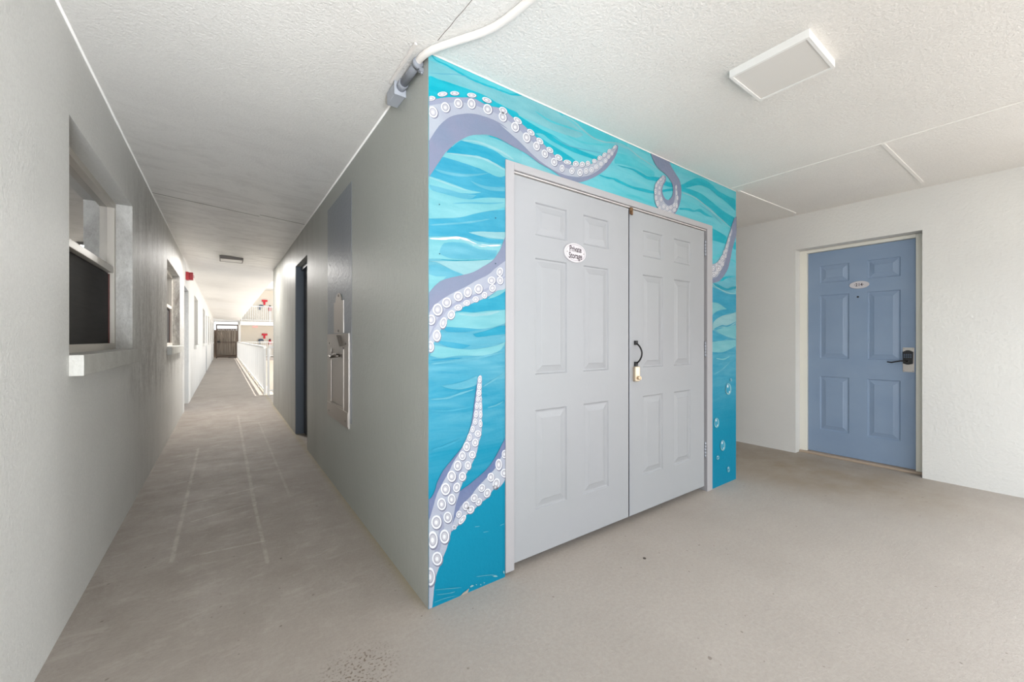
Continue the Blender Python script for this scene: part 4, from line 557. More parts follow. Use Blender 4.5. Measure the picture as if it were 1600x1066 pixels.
('tl',111,'4812 4434 4814 4462 4816 4490 4820 4516 4828 4542 4842 4564 4860 4584 4880 4604 4900 4622 4928 4646 4960 4670 4988 4690 5000 4700 5010 4698 5032 4696 5056 4692 5066 4692 5060 4680 5042 4654 5022 4622 5006 4594 4992 4570 4978 4548 4966 4524 4960 4502 4960 4478 4964 4454 4970 4432 4980 4410 4990 4390 5004 4372 5022 4354 5040 4340 5062 4328 5088 4320 5116 4314 5142 4314 5170 4318 5198 4330 5224 4344 5246 4358 5262 4372 5274 4390 5282 4408 5288 4428 5294 4450 5300 4476 5302 4502 5304 4528 5304 4558 5304 4590 5304 4616 5304 4626 5310 4628 5324 4630 5336 4634 5342 4634 5346 4622 5354 4590 5362 4552 5368 4518 5370 4486 5370 4454 5368 4424 5364 4394 5356 4364 5346 4336 5334 4310 5322 4288 5306 4266 5288 4246 5268 4230 5246 4218 5222 4210 5194 4206 5164 4204 5132 4204 5088 4206 5038 4210 4990 4216 4950 4222 4922 4228 4898 4236 4878 4246 4862 4258 4846 4272 4832 4290 4820 4308 4812 4330 4810 4354 4808 4380 4810 4406'),
('tp',112,'7068 4468 7090 4486 7118 4506 7144 4518 7154 4524 7154 4224 7144 4188 7128 4156 7110 4124 7090 4090 7070 4054 7048 4016 7026 3976 7006 3936 6988 3894 6974 3852 6960 3808 6942 3764 6926 3720 6906 3676 6886 3634 6860 3594 6830 3556 6794 3522 6758 3490 6720 3460 6682 3430 6646 3402 6606 3376 6562 3356 6510 3340 6454 3328 6398 3318 6354 3312 6322 3308 6292 3308 6270 3310 6260 3310 6260 3352 6260 3440 6260 3528 6260 3570 6292 3574 6366 3590 6454 3612 6524 3636 6568 3666 6602 3698 6632 3734 6660 3770 6688 3808 6714 3846 6736 3884 6760 3922 6780 3960 6800 3998 6820 4034 6840 4074 6864 4116 6888 4160 6916 4204 6942 4252 6974 4308 7006 4368 7040 4424'),
('tl',113,'6260 3378 6284 3380 6342 3386 6410 3396 6466 3412 6506 3430 6540 3454 6572 3480 6602 3508 6628 3534 6654 3560 6678 3588 6700 3616 6720 3646 6740 3678 6760 3710 6780 3746 6800 3782 6822 3822 6842 3864 6860 3906 6876 3950 6892 3996 6906 4042 6922 4086 6944 4130 6970 4172 6992 4212 7006 4242 7002 4258 6992 4274 6980 4284 6974 4288 6958 4264 6922 4206 6878 4136 6840 4074 6812 4028 6788 3982 6764 3940 6740 3900 6716 3866 6694 3836 6670 3808 6640 3778 6608 3746 6570 3712 6530 3680 6486 3652 6428 3630 6362 3614 6302 3596 6260 3570 6246 3520 6246 3456 6256 3402'),
('pl',126,'6970 1562 6962 1526 6942 1496 6910 1478 6872 1474 6834 1484 6804 1508 6782 1540 6776 1576 6782 1612 6804 1642 6834 1662 6872 1666 6910 1656 6942 1634 6962 1600'),
('mb',127,'6936 1574 6930 1544 6914 1522 6890 1506 6860 1504 6832 1512 6806 1530 6790 1554 6784 1584 6790 1612 6806 1636 6832 1650 6860 1654 6890 1646 6914 1628 6930 1602'),
('wt',128,'6872 1618 6870 1608 6864 1602 6856 1596 6848 1596 6838 1598 6830 1604 6826 1612 6824 1622 6826 1630 6830 1638 6838 1642 6848 1644 6856 1642 6864 1636 6870 1628'),
('wt',129,'6922 1518 6920 1512 6918 1508 6912 1504 6906 1504 6900 1506 6894 1510 6892 1514 6890 1520 6892 1526 6894 1532 6900 1534 6906 1534 6912 1534 6918 1530 6920 1524'),
('pl',130,'6998 1718 6996 1708 6988 1700 6976 1696 6962 1694 6950 1698 6938 1704 6930 1712 6928 1722 6930 1730 6938 1738 6950 1742 6962 1744 6976 1740 6988 1734 6996 1726'),
('mb',131,'6986 1720 6984 1712 6978 1706 6970 1704 6958 1702 6948 1704 6940 1710 6934 1716 6932 1722 6934 1730 6940 1736 6948 1740 6958 1740 6970 1738 6978 1734 6984 1728'),
('wt',132,'6962 1732 6962 1728 6960 1728 6958 1726 6954 1726 6950 1726 6948 1728 6946 1730 6946 1732 6946 1734 6948 1736 6950 1738 6954 1738 6958 1738 6960 1736 6962 1734'),
('wt',133,'6982 1706 6980 1704 6978 1702 6976 1702 6974 1702 6972 1704 6970 1706 6970 1708 6972 1710 6974 1710 6976 1710 6978 1710 6980 1708'),
('pl',134,'6560 1042 6554 1012 6538 988 6512 974 6482 972 6452 982 6428 1002 6410 1030 6404 1060 6410 1090 6428 1114 6452 1128 6482 1130 6512 1120 6538 1100 6554 1072'),
('mb',135,'6534 1050 6528 1028 6516 1010 6496 998 6472 996 6450 1004 6430 1020 6416 1042 6412 1066 6416 1088 6430 1108 6450 1118 6472 1120 6496 1112 6516 1098 6528 1076'),
('wt',136,'6482 1090 6480 1084 6476 1078 6470 1074 6462 1074 6456 1076 6448 1080 6444 1088 6444 1096 6444 1102 6448 1108 6456 1112 6462 1112 6470 1110 6476 1106 6480 1098'),
('wt',137,'6522 1006 6520 1002 6518 998 6514 996 6510 994 6504 996 6500 1000 6498 1004 6496 1010 6498 1014 6500 1018 6504 1020 6510 1020 6514 1018 6518 1016 6520 1012'),
('pl',138,'6762 640 6756 606 6738 580 6712 566 6680 564 6650 576 6624 598 6606 630 6600 664 6606 696 6624 722 6650 738 6680 740 6712 728 6738 706 6756 674'),
('mb',139,'6734 650 6728 626 6716 604 6694 594 6670 592 6646 602 6626 620 6612 644 6608 670 6612 696 6626 716 6646 728 6670 728 6694 720 6716 702 6728 678'),
('wt',140,'6680 696 6678 688 6674 682 6668 678 6660 676 6652 680 6646 686 6642 694 6640 702 6642 710 6646 716 6652 720 6660 720 6668 718 6674 712 6678 704'),
('wt',141,'6722 602 6720 596 6718 592 6714 590 6708 590 6704 592 6700 596 6696 600 6696 606 6696 610 6700 614 6704 618 6708 618 6714 616 6718 612 6720 606'),
('pl',142,'6568 472 6564 460 6554 450 6538 446 6522 446 6504 452 6488 462 6478 474 6476 488 6478 500 6488 510 6504 514 6522 514 6538 508 6554 498 6564 486'),
('mb',143,'6552 478 6548 468 6540 462 6530 458 6516 458 6502 462 6490 470 6482 480 6480 490 6482 500 6490 506 6502 510 6516 510 6530 506 6540 498 6548 488'),
('wt',144,'6522 496 6520 494 6518 492 6514 490 6510 490 6506 492 6502 494 6500 498 6498 500 6500 504 6502 506 6506 508 6510 508 6514 506 6518 504 6520 500'),
('wt',145,'6544 460 6544 458 6542 456 6540 456 6538 456 6534 456 6532 458 6530 460 6530 462 6530 464 6532 466 6534 466 6538 466 6540 466 6542 464 6544 462'),
('pl',146,'6914 212 6910 194 6902 180 6888 172 6872 172 6856 180 6842 192 6834 210 6830 228 6834 246 6842 260 6856 268 6872 268 6888 262 6902 248 6910 232'),
('mb',147,'6900 218 6896 206 6890 194 6880 188 6866 188 6854 192 6844 204 6836 216 6834 232 6836 246 6844 256 6854 262 6866 262 6880 258 6890 248 6896 234'),
('wt',148,'6872 244 6872 240 6868 236 6866 234 6862 234 6858 236 6854 240 6852 244 6850 248 6852 252 6854 256 6858 258 6862 258 6866 256 6868 254 6872 250'),
('wt',149,'6894 192 6892 190 6892 188 6890 186 6886 186 6884 186 6882 190 6880 192 6880 194 6880 198 6882 200 6884 202 6886 202 6890 200 6892 198 6892 196'),
('hole',150,'1582 3622 1580 3618 1576 3614 1572 3616 1570 3620 1572 3624 1576 3628 1580 3626'),
('hole',151,'2190 3608 2188 3604 2184 3600 2178 3602 2176 3606 2178 3612 2184 3614 2188 3614'),
('hole',152,'1584 3176 1582 3172 1578 3170 1574 3172 1572 3176 1574 3180 1578 3182 1582 3182'),
('hole',153,'2190 3156 2188 3152 2184 3148 2178 3150 2176 3154 2178 3160 2184 3162 2188 3160'),
('chip',154,'1788 6 1790 8 1798 12 1808 18 1818 24 1836 28 1856 34 1874 40 1882 42 1882 38 1876 26 1870 12 1866 6'),
('pl',155,'1892 56 1894 58 1902 60 1908 64 1916 64 1922 60 1928 56 1934 50 1936 48 1932 48 1922 46 1910 46 1902 46 1898 48 1896 52 1892 56'),
('pl',156,'2010 42 2010 40 2014 34 2018 30 2020 26 2018 26 2014 28 2008 28 2006 30 2006 32 2008 36 2008 40'),
('pl',157,'2044 46 2046 44 2054 38 2060 34 2064 32 2062 32 2056 32 2050 30 2048 30 2046 34 2046 38 2044 42'),
('pl',158,'2148 68 2152 68 2162 66 2172 66 2184 64 2192 58 2202 50 2208 44 2212 42 2208 42 2198 44 2186 46 2176 50 2166 54 2158 60 2150 66'),
('pl',159,'2274 78 2276 76 2284 72 2290 68 2292 66 2292 62 2290 54 2290 46 2288 42 2286 44 2282 48 2278 54 2274 60 2274 66 2274 72 2274 76'),
('pl',160,'1956 56 1958 56 1962 54 1966 50 1968 50 1968 48 1966 46 1964 44 1964 42 1962 44 1960 50 1956 54'),
('ml',161,'1532 156 1552 150 1582 142 1616 132 1650 122 1688 110 1732 98 1772 88 1800 80 1800 82 1772 92 1732 104 1688 116 1650 128 1616 136 1582 146 1552 154 1532 158'),
('ml',162,'1544 110 1570 100 1612 88 1654 78 1688 70 1702 66 1716 66 1728 66 1736 68 1728 70 1716 72 1702 74 1686 76 1654 82 1610 94 1570 104 1544 110'),
('ml',163,'1520 48 1538 46 1566 46 1596 46 1628 42 1662 38 1700 32 1736 26 1762 22 1736 28 1700 36 1660 44 1626 48 1594 50 1564 50 1538 50 1520 48'),
('ml',164,'1942 610 1954 606 1972 602 1990 600 2002 600 1990 604 1972 608 1954 612 1942 610'),
('ml',165,'2036 532 2050 526 2072 524 2092 522 2106 522 2090 526 2070 530 2050 532 2036 532'),
('ml',166,'2234 542 2246 540 2264 542 2280 544 2292 546 2292 548 2278 548 2262 548 2244 546 2234 542'),
('ml',167,'1956 128 1986 118 2032 108 2080 96 2120 86 2144 76 2168 68 2190 58 2204 54 2190 62 2170 72 2146 84 2120 92 2080 102 2030 114 1986 124 1956 128'),
]
SUCKERS = [(0,2292,1246,32,-4,0,-42),(0,2224,1154,40,-8,0,-56),(0,2130,1046,40,-8,0,-44),(0,2292,1054,44,-10,0,-44),(0,2194,970,40,-18,-16,-48),(0,2026,962,36,-14,-12,-34),(0,2088,900,36,-20,-18,-38),(0,2184,938,28,-6,0,-20),(0,1942,884,36,-16,-12,-36),(0,1992,836,30,-18,-18,-30),(0,1852,832,34,-18,-12,-38),(0,1902,784,32,-24,-24,-28),(0,1776,772,28,-14,-10,-30),(0,1812,712,20,-18,-34,-32),(0,1728,664,20,-6,0,-20),(1,2002,2018,22,0,0,-34),(1,1998,1948,24,-2,0,-28),(1,1992,1888,28,-2,0,-30),(1,1980,1830,22,-2,0,-26),(1,2014,1826,12,0,0,-22),(1,1968,1764,22,-2,0,-30),(1,2010,1760,16,-2,0,-32),(1,1960,1686,24,-2,0,-34),(1,2012,1678,18,-2,0,-36),(1,1952,1616,24,-4,0,-30),(1,2010,1590,20,-4,0,-38),(1,1922,1546,24,-2,0,-30),(1,1982,1496,36,-6,0,-32),(1,1890,1474,26,-4,0,-36),(1,1952,1414,34,-4,0,-38),(1,1858,1390,36,-6,0,-44),(1,1812,1312,36,-6,0,-42),(1,1920,1304,36,-6,0,-36),(1,1762,1228,40,-6,0,-48),(1,1872,1210,34,-8,0,-40),(1,1700,1142,44,-10,0,-52),(1,1812,1118,38,-6,0,-42),(1,1638,1038,46,-10,0,-56),(1,1752,1028,36,-14,-10,-42),(1,1600,910,44,-12,0,-56),(1,1700,930,40,-10,0,-50),(1,1548,760,50,-12,0,-62),(1,1660,774,42,-12,0,-52),(1,1512,612,48,-14,0,-78),(1,1628,608,48,-14,0,-64),(1,1556,430,50,-16,0,-62),(1,1486,292,48,-18,0,-82),(1,1496,4552,40,18,4,-20),(1,1606,4630,48,22,2,-20),(1,1730,4682,46,14,-2,-20),(1,1912,4730,50,12,-2,-22),(1,2082,4744,52,0,-10,-24),(1,1514,4436,38,30,24,-40),(1,1636,4520,38,30,22,-36),(1,1768,4602,38,30,22,-34),(1,1910,4648,40,28,18,-40),(1,2092,4658,44,32,26,-38),(1,2276,4708,44,-12,-22,-30),(1,2458,4664,48,-16,-20,-26),(1,2632,4596,44,-16,-22,-26),(1,2756,4540,42,-18,-22,-26),(1,2898,4482,42,-16,-24,-26),(1,3028,4434,50,-14,-24,-30),(1,3162,4418,58,4,-10,-26),(1,3294,4434,48,12,0,-32),(1,3400,4454,44,12,0,-32),(1,3494,4490,38,8,0,-30),(1,3604,4546,38,10,0,-26),(1,3700,4610,36,2,-16,-30),(1,3784,4670,32,2,-16,-32),(1,3872,4740,26,-4,-20,-30),(1,3970,4816,20,-2,-22,-30),(1,2270,4640,40,28,26,-38),(1,2426,4588,46,24,18,-44),(1,2574,4524,46,24,18,-46),(1,2710,4472,42,22,16,-42),(1,2826,4422,42,18,16,-40),(1,2962,4368,44,16,12,-42),(1,3080,4328,36,10,0,-40),(1,3234,4338,40,10,0,-38),(1,3364,4350,44,12,0,-42),(1,3464,4392,38,10,0,-34),(1,3560,4430,38,10,0,-32),(1,3640,4484,38,10,0,-28),(1,3726,4542,32,8,0,-26),(1,3806,4602,32,10,0,-26),(1,3864,4666,26,8,0,-24),(1,3924,4724,26,6,0,-24),(1,1496,2578,42,2,0,-46),(1,1560,2672,48,2,0,-54),(1,1650,2740,46,4,0,-46),(1,1768,2804,46,2,0,-44),(1,1870,2850,42,-4,-10,-48),(1,1988,2890,46,4,0,-46),(1,2138,2984,46,4,0,-38),(1,2236,3078,36,-6,-14,-44),(1,1490,2340,34,-2,0,-48),(1,1552,2438,38,0,0,-52),(1,1616,2554,32,-6,-12,-50),(1,1696,2630,34,-10,-16,-40),(1,1768,2700,40,2,0,-28),(1,1858,2748,36,2,0,-26),(1,1956,2788,34,2,0,-28),(1,2056,2834,32,2,0,-32),(1,2148,2910,36,-8,-14,-36),(1,2240,2994,38,2,0,-40),(1,5010,4696,28,6,0,-16),(1,4950,4640,28,6,0,-18),(1,4894,4590,28,6,0,-24),(1,4848,4532,26,6,0,-28),(1,4828,4446,26,4,0,-38),(1,4844,4360,28,4,0,-32),(1,4880,4288,32,6,0,-38),(1,4926,4236,32,6,0,-26),(1,5040,4216,36,6,0,-20),(1,5174,4228,42,8,0,-20),(1,5288,4280,40,8,0,-28),(1,5346,4354,24,4,0,-36),(1,5364,4468,22,4,0,-36),(1,5342,4536,20,4,0,-32),(1,5332,4620,20,4,0,-30),(1,5020,4632,18,6,0,-16),(1,4970,4586,20,4,0,-20),(1,4926,4518,22,4,0,-22),(1,4920,4440,24,4,0,-28),(1,4964,4366,32,6,0,-30),(1,5026,4276,38,8,0,-30),(1,5112,4266,36,6,0,-30),(1,5198,4298,38,6,0,-30),(1,5284,4348,30,6,0,-32),(1,6382,3544,48,4,0,-40),(1,6400,3454,64,6,0,-42),(1,6552,3566,82,8,0,-48),(1,6494,3496,48,6,0,-34),(1,6486,3604,38,4,0,-34),(1,6670,3652,56,8,0,-42),(1,6592,3674,46,6,0,-30),(1,6680,3748,64,8,0,-44),(1,6800,3884,40,4,0,-28),(1,6730,3850,36,4,0,-36),(1,6820,3962,36,4,0,-32),(1,6780,3796,32,4,0,-34),(1,6892,4082,32,6,0,-34),(1,6932,4170,26,4,0,-24)]
SUCK_LAYER = (88, 114)

def build_mural():
    keys = sorted(PAINT); idx = {k: i for i, k in enumerate(keys)}
    bm = bmesh.new(); STEP = .00003
    def add(pts, key, layer):
        y = YM - .0004 - layer * STEP
        vs = [bm.verts.new((p[0], y, p[1])) for p in pts]
        try: f = bm.faces.new(vs)
        except ValueError: return
        f.material_index = idx[key]
        f.normal_update()
        if f.normal.y > 0: f.normal_flip()
    for key, layer, s in MURAL:
        n = [int(t) / 2000.0 for t in s.split()]
        add(list(zip(n[0::2], n[1::2])), key, layer)
    for g, cx, cy, ux, uy, vx, vy in SUCKERS:
        cx, cy, ux, uy, vx, vy = [t / 2000.0 for t in (cx, cy, ux, uy, vx, vy)]
        size = math.hypot(ux, uy) * math.hypot(vx, vy)
        for li, (k, key, dx, dy) in enumerate(((1.08, 'tg', .1, .14), (1.0, 'wt', 0, 0), (.74, 'tm2', 0, 0), (.58, 'tl2', 0, 0), (.30, 'wt', -.06, .04))):
            if li >= 3 and size < .00012: continue
            n = 20 if size > .0003 else 12
            pts = []
            for i in range(n):
                t = 2 * PI * i / n; a = math.cos(t) * k + dx; b = math.sin(t) * k + dy
                pts.append((max(.7385, cx + a * ux + b * vx), min(2.476, cy + a * uy + b * vy)))
            add(pts, key, SUCK_LAYER[g] + li)
    bmesh.ops.triangulate(bm, faces=bm.faces, ngon_method='EAR_CLIP')
    me = bpy.data.meshes.new('mural_painting'); bm.to_mesh(me); bm.free()
    for k in keys: me.materials.append(PAINT[k])
    o = bpy.data.objects.new('mural_painting', me); COL.objects.link(o); o.parent = mw
    o['label'] = 'painted octopus arms, suckers and waves'
build_mural()

# ------------------------------------------------------------------ six-panel doors
def panel_door(mb, u0, u1, z0, z1, panels, P, thick, groove=.006, bevel=.034):
    """P(u, d, z) -> world point; d = depth behind the front face"""
    us = sorted({u0, u1} | {p[0] for p in panels} | {p[1] for p in panels}); zs = sorted({z0, z1} | {p[2] for p in panels} | {p[3] for p in panels})
    for a, b in zip(us, us[1:]):
        for c, d in zip(zs, zs[1:]):
            um, zm = (a + b) / 2, (c + d) / 2
            if any(p[0] < um < p[1] and p[2] < zm < p[3] for p in panels): continue
            mb.face([P(a, 0, c), P(b, 0, c), P(b, 0, d), P(a, 0, d)])
    for p in panels:
        prev = None
        for ins, dep in ((0, 0), (.006, groove * .9), (.014, groove), (.014 + bevel * .8, groove * .35), (.014 + bevel, groove * .05)):
            r = [(p[0] + ins, p[2] + ins), (p[1] - ins, p[2] + ins), (p[1] - ins, p[3] - ins), (p[0] + ins, p[3] - ins)]
            if prev:
                for k in range(4):
                    a, b = prev[0][k], prev[0][(k + 1) % 4]; c, d = r[(k + 1) % 4], r[k]
                    mb.face([P(a[0], prev[1], a[1]), P(b[0], prev[1], b[1]), P(c[0], dep, c[1]), P(d[0], dep, d[1])])
            prev = (r, dep)
        mb.face([P(q[0], prev[1], q[1]) for q in prev[0]])
    c = [(u0, z0), (u1, z0), (u1, z1), (u0, z1)]
    for k in range(4):
        a, b = c[k], c[(k + 1) % 4]
        mb.face([P(a[0], 0, a[1]), P(b[0], 0, b[1]), P(b[0], thick, b[1]), P(a[0], thick, a[1])])
    mb.face([P(q[0], thick, q[1]) for q in c[::-1]])
    return mb

def text_mesh(body, size, sx, name, spacing=1.0, lines=.9, off=.0011):
    cu = bpy.data.curves.new(name, 'FONT'); cu.body = body; cu.size = size; cu.align_x = 'CENTER'; cu.align_y = 'CENTER'
    cu.space_character = spacing; cu.space_line = lines; cu.extrude = .0006; cu.offset = off
    t = bpy.data.objects.new(name, cu); COL.objects.link(t); dg = bpy.context.evaluated_depsgraph_get(); dg.update()
    me = bpy.data.meshes.new_from_object(t.evaluated_get(dg)); bpy.data.objects.remove(t)
    for v in me.vertices: v.co.x *= sx
    return me
def place_text(name, me, P, m, parent):
    o0 = Vector((0, 0, 0)); p = parent
    while p is not None: o0 += p.location; p = p.parent
    for v in me.vertices:
        v.co = Vector(P(v.co.x, v.co.z, v.co.y)) - o0
    me.materials.clear(); me.materials.append(m)
    for q in me.polygons: q.material_index = 0
    o = bpy.data.objects.new(name, me); COL.objects.link(o); o.parent = parent
    return o
def ellipse(P, cu, czz, a, b, d, n=40): return [P(cu + a * math.cos(2 * PI * k / n), d, czz + b * math.sin(2 * PI * k / n)) for k in range(n)]

# storage door frame
YD = YM + .008                                   # leaf faces
mb = MB(); mb.box(FX0, 1.205, YM - .007, YM + .12, .02, 2.112, bev=.002); mb.box(3.094, FX1, YM - .007, YM + .12, .0, 2.112, bev=.002)
mb.box(1.205, 3.094, YM - .007, YM + .12, 2.072, 2.112, bev=.002)
mb.box(1.205, 3.094, YM + .055, YM + .12, 2.03, 2.072)
sf = struct('trim_9', mb, FRAMEW, 'pale steel door frame let into the mural')
mb = MB(); mb.box(1.205, 3.094, YM + .006, YM + .05, 2.0635, 2.0700); obj('head_strip', mb, mat('strip_grey', (196, 192, 190), .5), sf)
PY = lambda u, d, z: (u, YD + d, z)
L_Z = (.045, 2.055)
def rows(c): return [(c[0], c[1], .285, .82), (c[0], c[1], 1.012, 1.641), (c[0], c[1], 1.764, 1.94)]
mb = MB(); panel_door(mb, 1.209, 2.138, L_Z[0], L_Z[1], rows((1.356, 1.588)) + rows((1.722, 1.944)), PY, .045, groove=.008)
d1 = sthing('door_1', (1.67, YM, 0), 'left leaf of the pale grey storage doors, with the oval sign')
obj('door_leaf', mb, DOORW, d1)
mb = MB(); panel_door(mb, 2.146, 3.072, L_Z[0], L_Z[1], rows((2.29, 2.518)) + rows((2.655, 2.875)), PY, .045, groove=.008)
d2 = sthing('door_2', (2.6, YM, 0), 'right leaf of the pale grey storage doors, with the black handle')
obj('door_leaf', mb, DOORW, d2)
# threshold shadow gap fill behind the leaves
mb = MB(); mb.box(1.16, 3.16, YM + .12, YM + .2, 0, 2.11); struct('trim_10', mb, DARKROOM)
def hinge(x, z, par, tall=.115, r=.006, m=FRAMEW, y=None):
    yy = YD - .003 if y is None else y
    h = MB()
    for k in range(5):
        a = z - tall / 2 + tall / 5 * k; h.tube([(x, yy, a + .0015), (x, yy, a + tall / 5 - .0015)], r, 10)
    h.tube([(x, yy, z - tall / 2 - .004), (x, yy, z + tall / 2 + .004)], r * .6, 8)
    return obj('hinge', h, m, par)
for z in (1.915, 1.125, .33):
    hinge(1.2065, z, d1, .125, .0035, GALV)
    hinge(3.083, z + (.01 if z > 1.5 else 0), d2, .12, .0075, GALV)
mb = MB(); mb.box(2.146, 2.152, YD - .0005, YD + .04, .05, 2.05); obj('edge_gasket', mb, GALV, d2)
# oval sign
mb = MB(); n = 48
SX, SZ, SA, SB = 1.648, 1.703, .087, .0555
e0, e1, e2 = ellipse(PY, SX, SZ, SA, SB, -.0005, n), ellipse(PY, SX, SZ, SA, SB, -.007, n), ellipse(PY, SX, SZ, SA - .003, SB - .003, -.009, n)
for A, B in ((e0, e1), (e1, e2)):
    for k in range(n): mb.face([A[k], A[(k + 1) % n], B[(k + 1) % n], B[k]])
mb.face(e2)
sgn = obj('oval_sign', mb, SIGNW, d1); sgn['label'] = 'white oval plaque reading Private Storage'
mb = MB(); A, B = ellipse(PY, SX, SZ, SA - .010, SB - .009, -.0093, n), ellipse(PY, SX, SZ, SA - .0118, SB - .0108, -.0093, n)
for k in range(n): mb.face([A[k], A[(k + 1) % n], B[(k + 1) % n], B[k]])
obj('rim_line', mb, SIGNL, sgn)
TP = lambda u, d, z: (SX + u, YD - .0094 - d * .2, SZ + z)
place_text('lettering', text_mesh('Private\nStorage', .047, .74, 'lettering', lines=.82), TP, INK, sgn)
for du in (-.066, .066):
    mb = MB(); mb.tube([(SX + du, YD - .0085, SZ), (SX + du, YD - .0105, SZ)], .0032, 10); obj('screw', mb, STEELD, sgn)
# pull handle, keypad lock and top latch
hx = 2.209
mb = MB()
for z in (1.180, 1.040): mb.box(hx - .014, hx + .014, YD - .012, YD, z - .014, z + .014, bev=.002)
path = []
for k in range(15):
    t = k / 14.0; path.append((hx + .002, YD - .008 - math.sin(PI * t) ** .7 * .042, 1.175 - .13 * t))
mb.tube(path, [.0055] * 15, 10)
hd = obj('pull_handle', mb, BLACK, d2); hd['label'] = 'black arched pull handle'
mb = MB(); mb.box(hx - .026, hx + .024, YD - .022, YD, .925, 1.024, bev=.006)
lk = obj('keypad_lock', mb, NICKEL, d2); lk['label'] = 'small nickel lock body under the handle'
mb = MB(); mb.tube([(hx + .006, YD - .021, .948), (hx + .006, YD - .036, .948)], .0125, 16); mb.box(hx + .004, hx + .008, YD - .042, YD - .036, .938, .958)
obj('turn_knob', mb, NICKEL, lk)
mb = MB(); mb.box(2.148, 2.176, YD - .008, YD + .0, 2.022, 2.066, bev=.002); mb.box(2.152, 2.166, YD - .014, YD - .008, 2.015, 2.04); obj('head_latch', mb, RUST, d2)['label'] = 'rusty little latch at the top'

# ------------------------------------------------------------------ door 214
XD = 5.06
mb = MB()
mb.box(XD - .03, XB + .25, 1.602, B1, .02, 2.15, bev=.003); mb.box(XD - .03, XB + .25, B0, .778, .02, 2.15, bev=.003); mb.box(XD - .03, XB + .25, .778, 1.602, 2.118, 2.15, bev=.003)
struct('trim_11', mb, FRAMEC, 'cream frame of the slate blue door')
mb = MB(); mb.box(XD - .06, XB + .25, B0 + .002, B1 - .002, 0, .02, bev=.004); struct('trim_12', mb, mat('threshold', (168, 150, 132), .6), 'threshold of the slate blue door')
d3 = sthing('door_3', (XD, 1.19, 0), 'slate blue six-panel door numbered 214')
PX = lambda u, d, z: (XD + d, u, z)
def rows2(a, b): return [(a, b, .262, .82), (a, b, 1.008, 1.664), (a, b, 1.79, 1.97)]
mb = MB(); panel_door(mb, .781, 1.599, .026, 2.115, rows2(.884, 1.117) + rows2(1.257, 1.497), PX, .045, groove=.009, bevel=.036)
obj('door_leaf', mb, DOORB, d3)
mb = MB(); SY, SZ2 = 1.178, 1.739; n = 48
A, B, D = ellipse(PX, SY, SZ2, .076, .037, -.0004, n), ellipse(PX, SY, SZ2, .076, .037, -.006, n), ellipse(PX, SY, SZ2, .073, .034, -.008, n)
for p, q in ((A, B), (B, D)):
    for k in range(n): mb.face([p[k], p[(k + 1) % n], q[(k + 1) % n], q[k]])
mb.face(D)
sg2 = obj('number_plate', mb, SIGNW, d3); sg2['label'] = 'white oval number plate reading 214'
TP2 = lambda u, d, z: (XD - .0084 - d * .2, SY - u, SZ2 + z)
place_text('lettering', text_mesh('\u00b7214\u00b7', .04, .85, 'lettering', 1.12), TP2, INK, sg2)
mb = MB(); mb.tube([(XD - .004, 1.188, 1.622), (XD + .001, 1.188, 1.622)], .009, 14); mb.tube([(XD - .0045, 1.188, 1.622), (XD - .0035, 1.188, 1.622)], .005, 12)
obj('peephole', mb, BLACK, d3)
mb = MB(); mb.box(XD - .004, XD, .792, .868, .905, 1.128, bev=.001)
lp = obj('lock_plate', mb, STEEL, d3); lp['label'] = 'nickel cover plate behind the black lock'
for yy, zz in ((.800, .915), (.860, .915), (.800, 1.118), (.860, 1.118)):
    mb = MB(); mb.tube([(XD - .004, yy, zz), (XD - .006, yy, zz)], .003, 8); obj('screw', mb, STEELD, lp)
mb = MB(); prof = []
for k in range(13):
    t = k / 12.0; prof.append((XD - .004, .797 + .067 * t, 1.088 + .016 * math.sin(PI * t)))
for k in range(13):
    t = 1 - k / 12.0; prof.append((XD - .004, .799 + .063 * t, .984 - .010 * math.sin(PI * t)))
mb.prism(prof, (-.026, 0, 0)); kp = obj('keypad_lock', mb, BLACK, d3); kp['label'] = 'black electronic lock with number keys'
for r in range(3):
    for c in range(4):
        mb = MB(); mb.box(XD - .0325, XD - .030, .806 + c * .014, .815 + c * .014, 1.062 - r * .013, 1.070 - r * .013); obj('key', mb, BLUELAMP, kp)
mb = MB(); mb.tube([(XD - .03, .835, 1.005), (XD - .052, .838, 1.005), (XD - .056, .868, 1.008), (XD - .054, .90, 1.0), (XD - .054, .935, .990), (XD - .054, .965, .994)], [.009, .008, .0065, .006, .006, .005], 10)
obj('lever_handle', mb, BLACK, kp)

# ------------------------------------------------------------------ corridor doorway, steel panel
mb = MB(); mb.box(XG + .093, XG + .15, GD[0] + .05, GD[1] - .05, 0.01, 2.08)
d4 = sthing('door_4', (XG + .1, 5.3, 0), 'dark door set deep in the grey corridor wall')
obj('door_leaf', mb, SLATEDARK, d4)
mb = MB(); mb.tube([(XG + .093, 4.95, 1.0), (XG + .04, 4.95, 1.0)], .012, 12); mb.tube([(XG + .045, 4.95, 1.0), (XG + .03, 4.95, 1.0)], .026, 16); obj('door_knob', mb, STEELD, d4)
mb = MB(); mb.box(XG + .002, XG + .2, GD[1] - .05, GD[1] - .0005, 0, 2.13); mb.box(XG + .06, XG + .2, GD[0], GD[0] + .05, 0, 2.13); mb.box(XG + .06, XG + .2, GD[0] + .05, GD[1] - .05, 2.08, 2.13)
struct('trim_13', mb, SLATE, 'slate jambs of the dark corridor doorway')

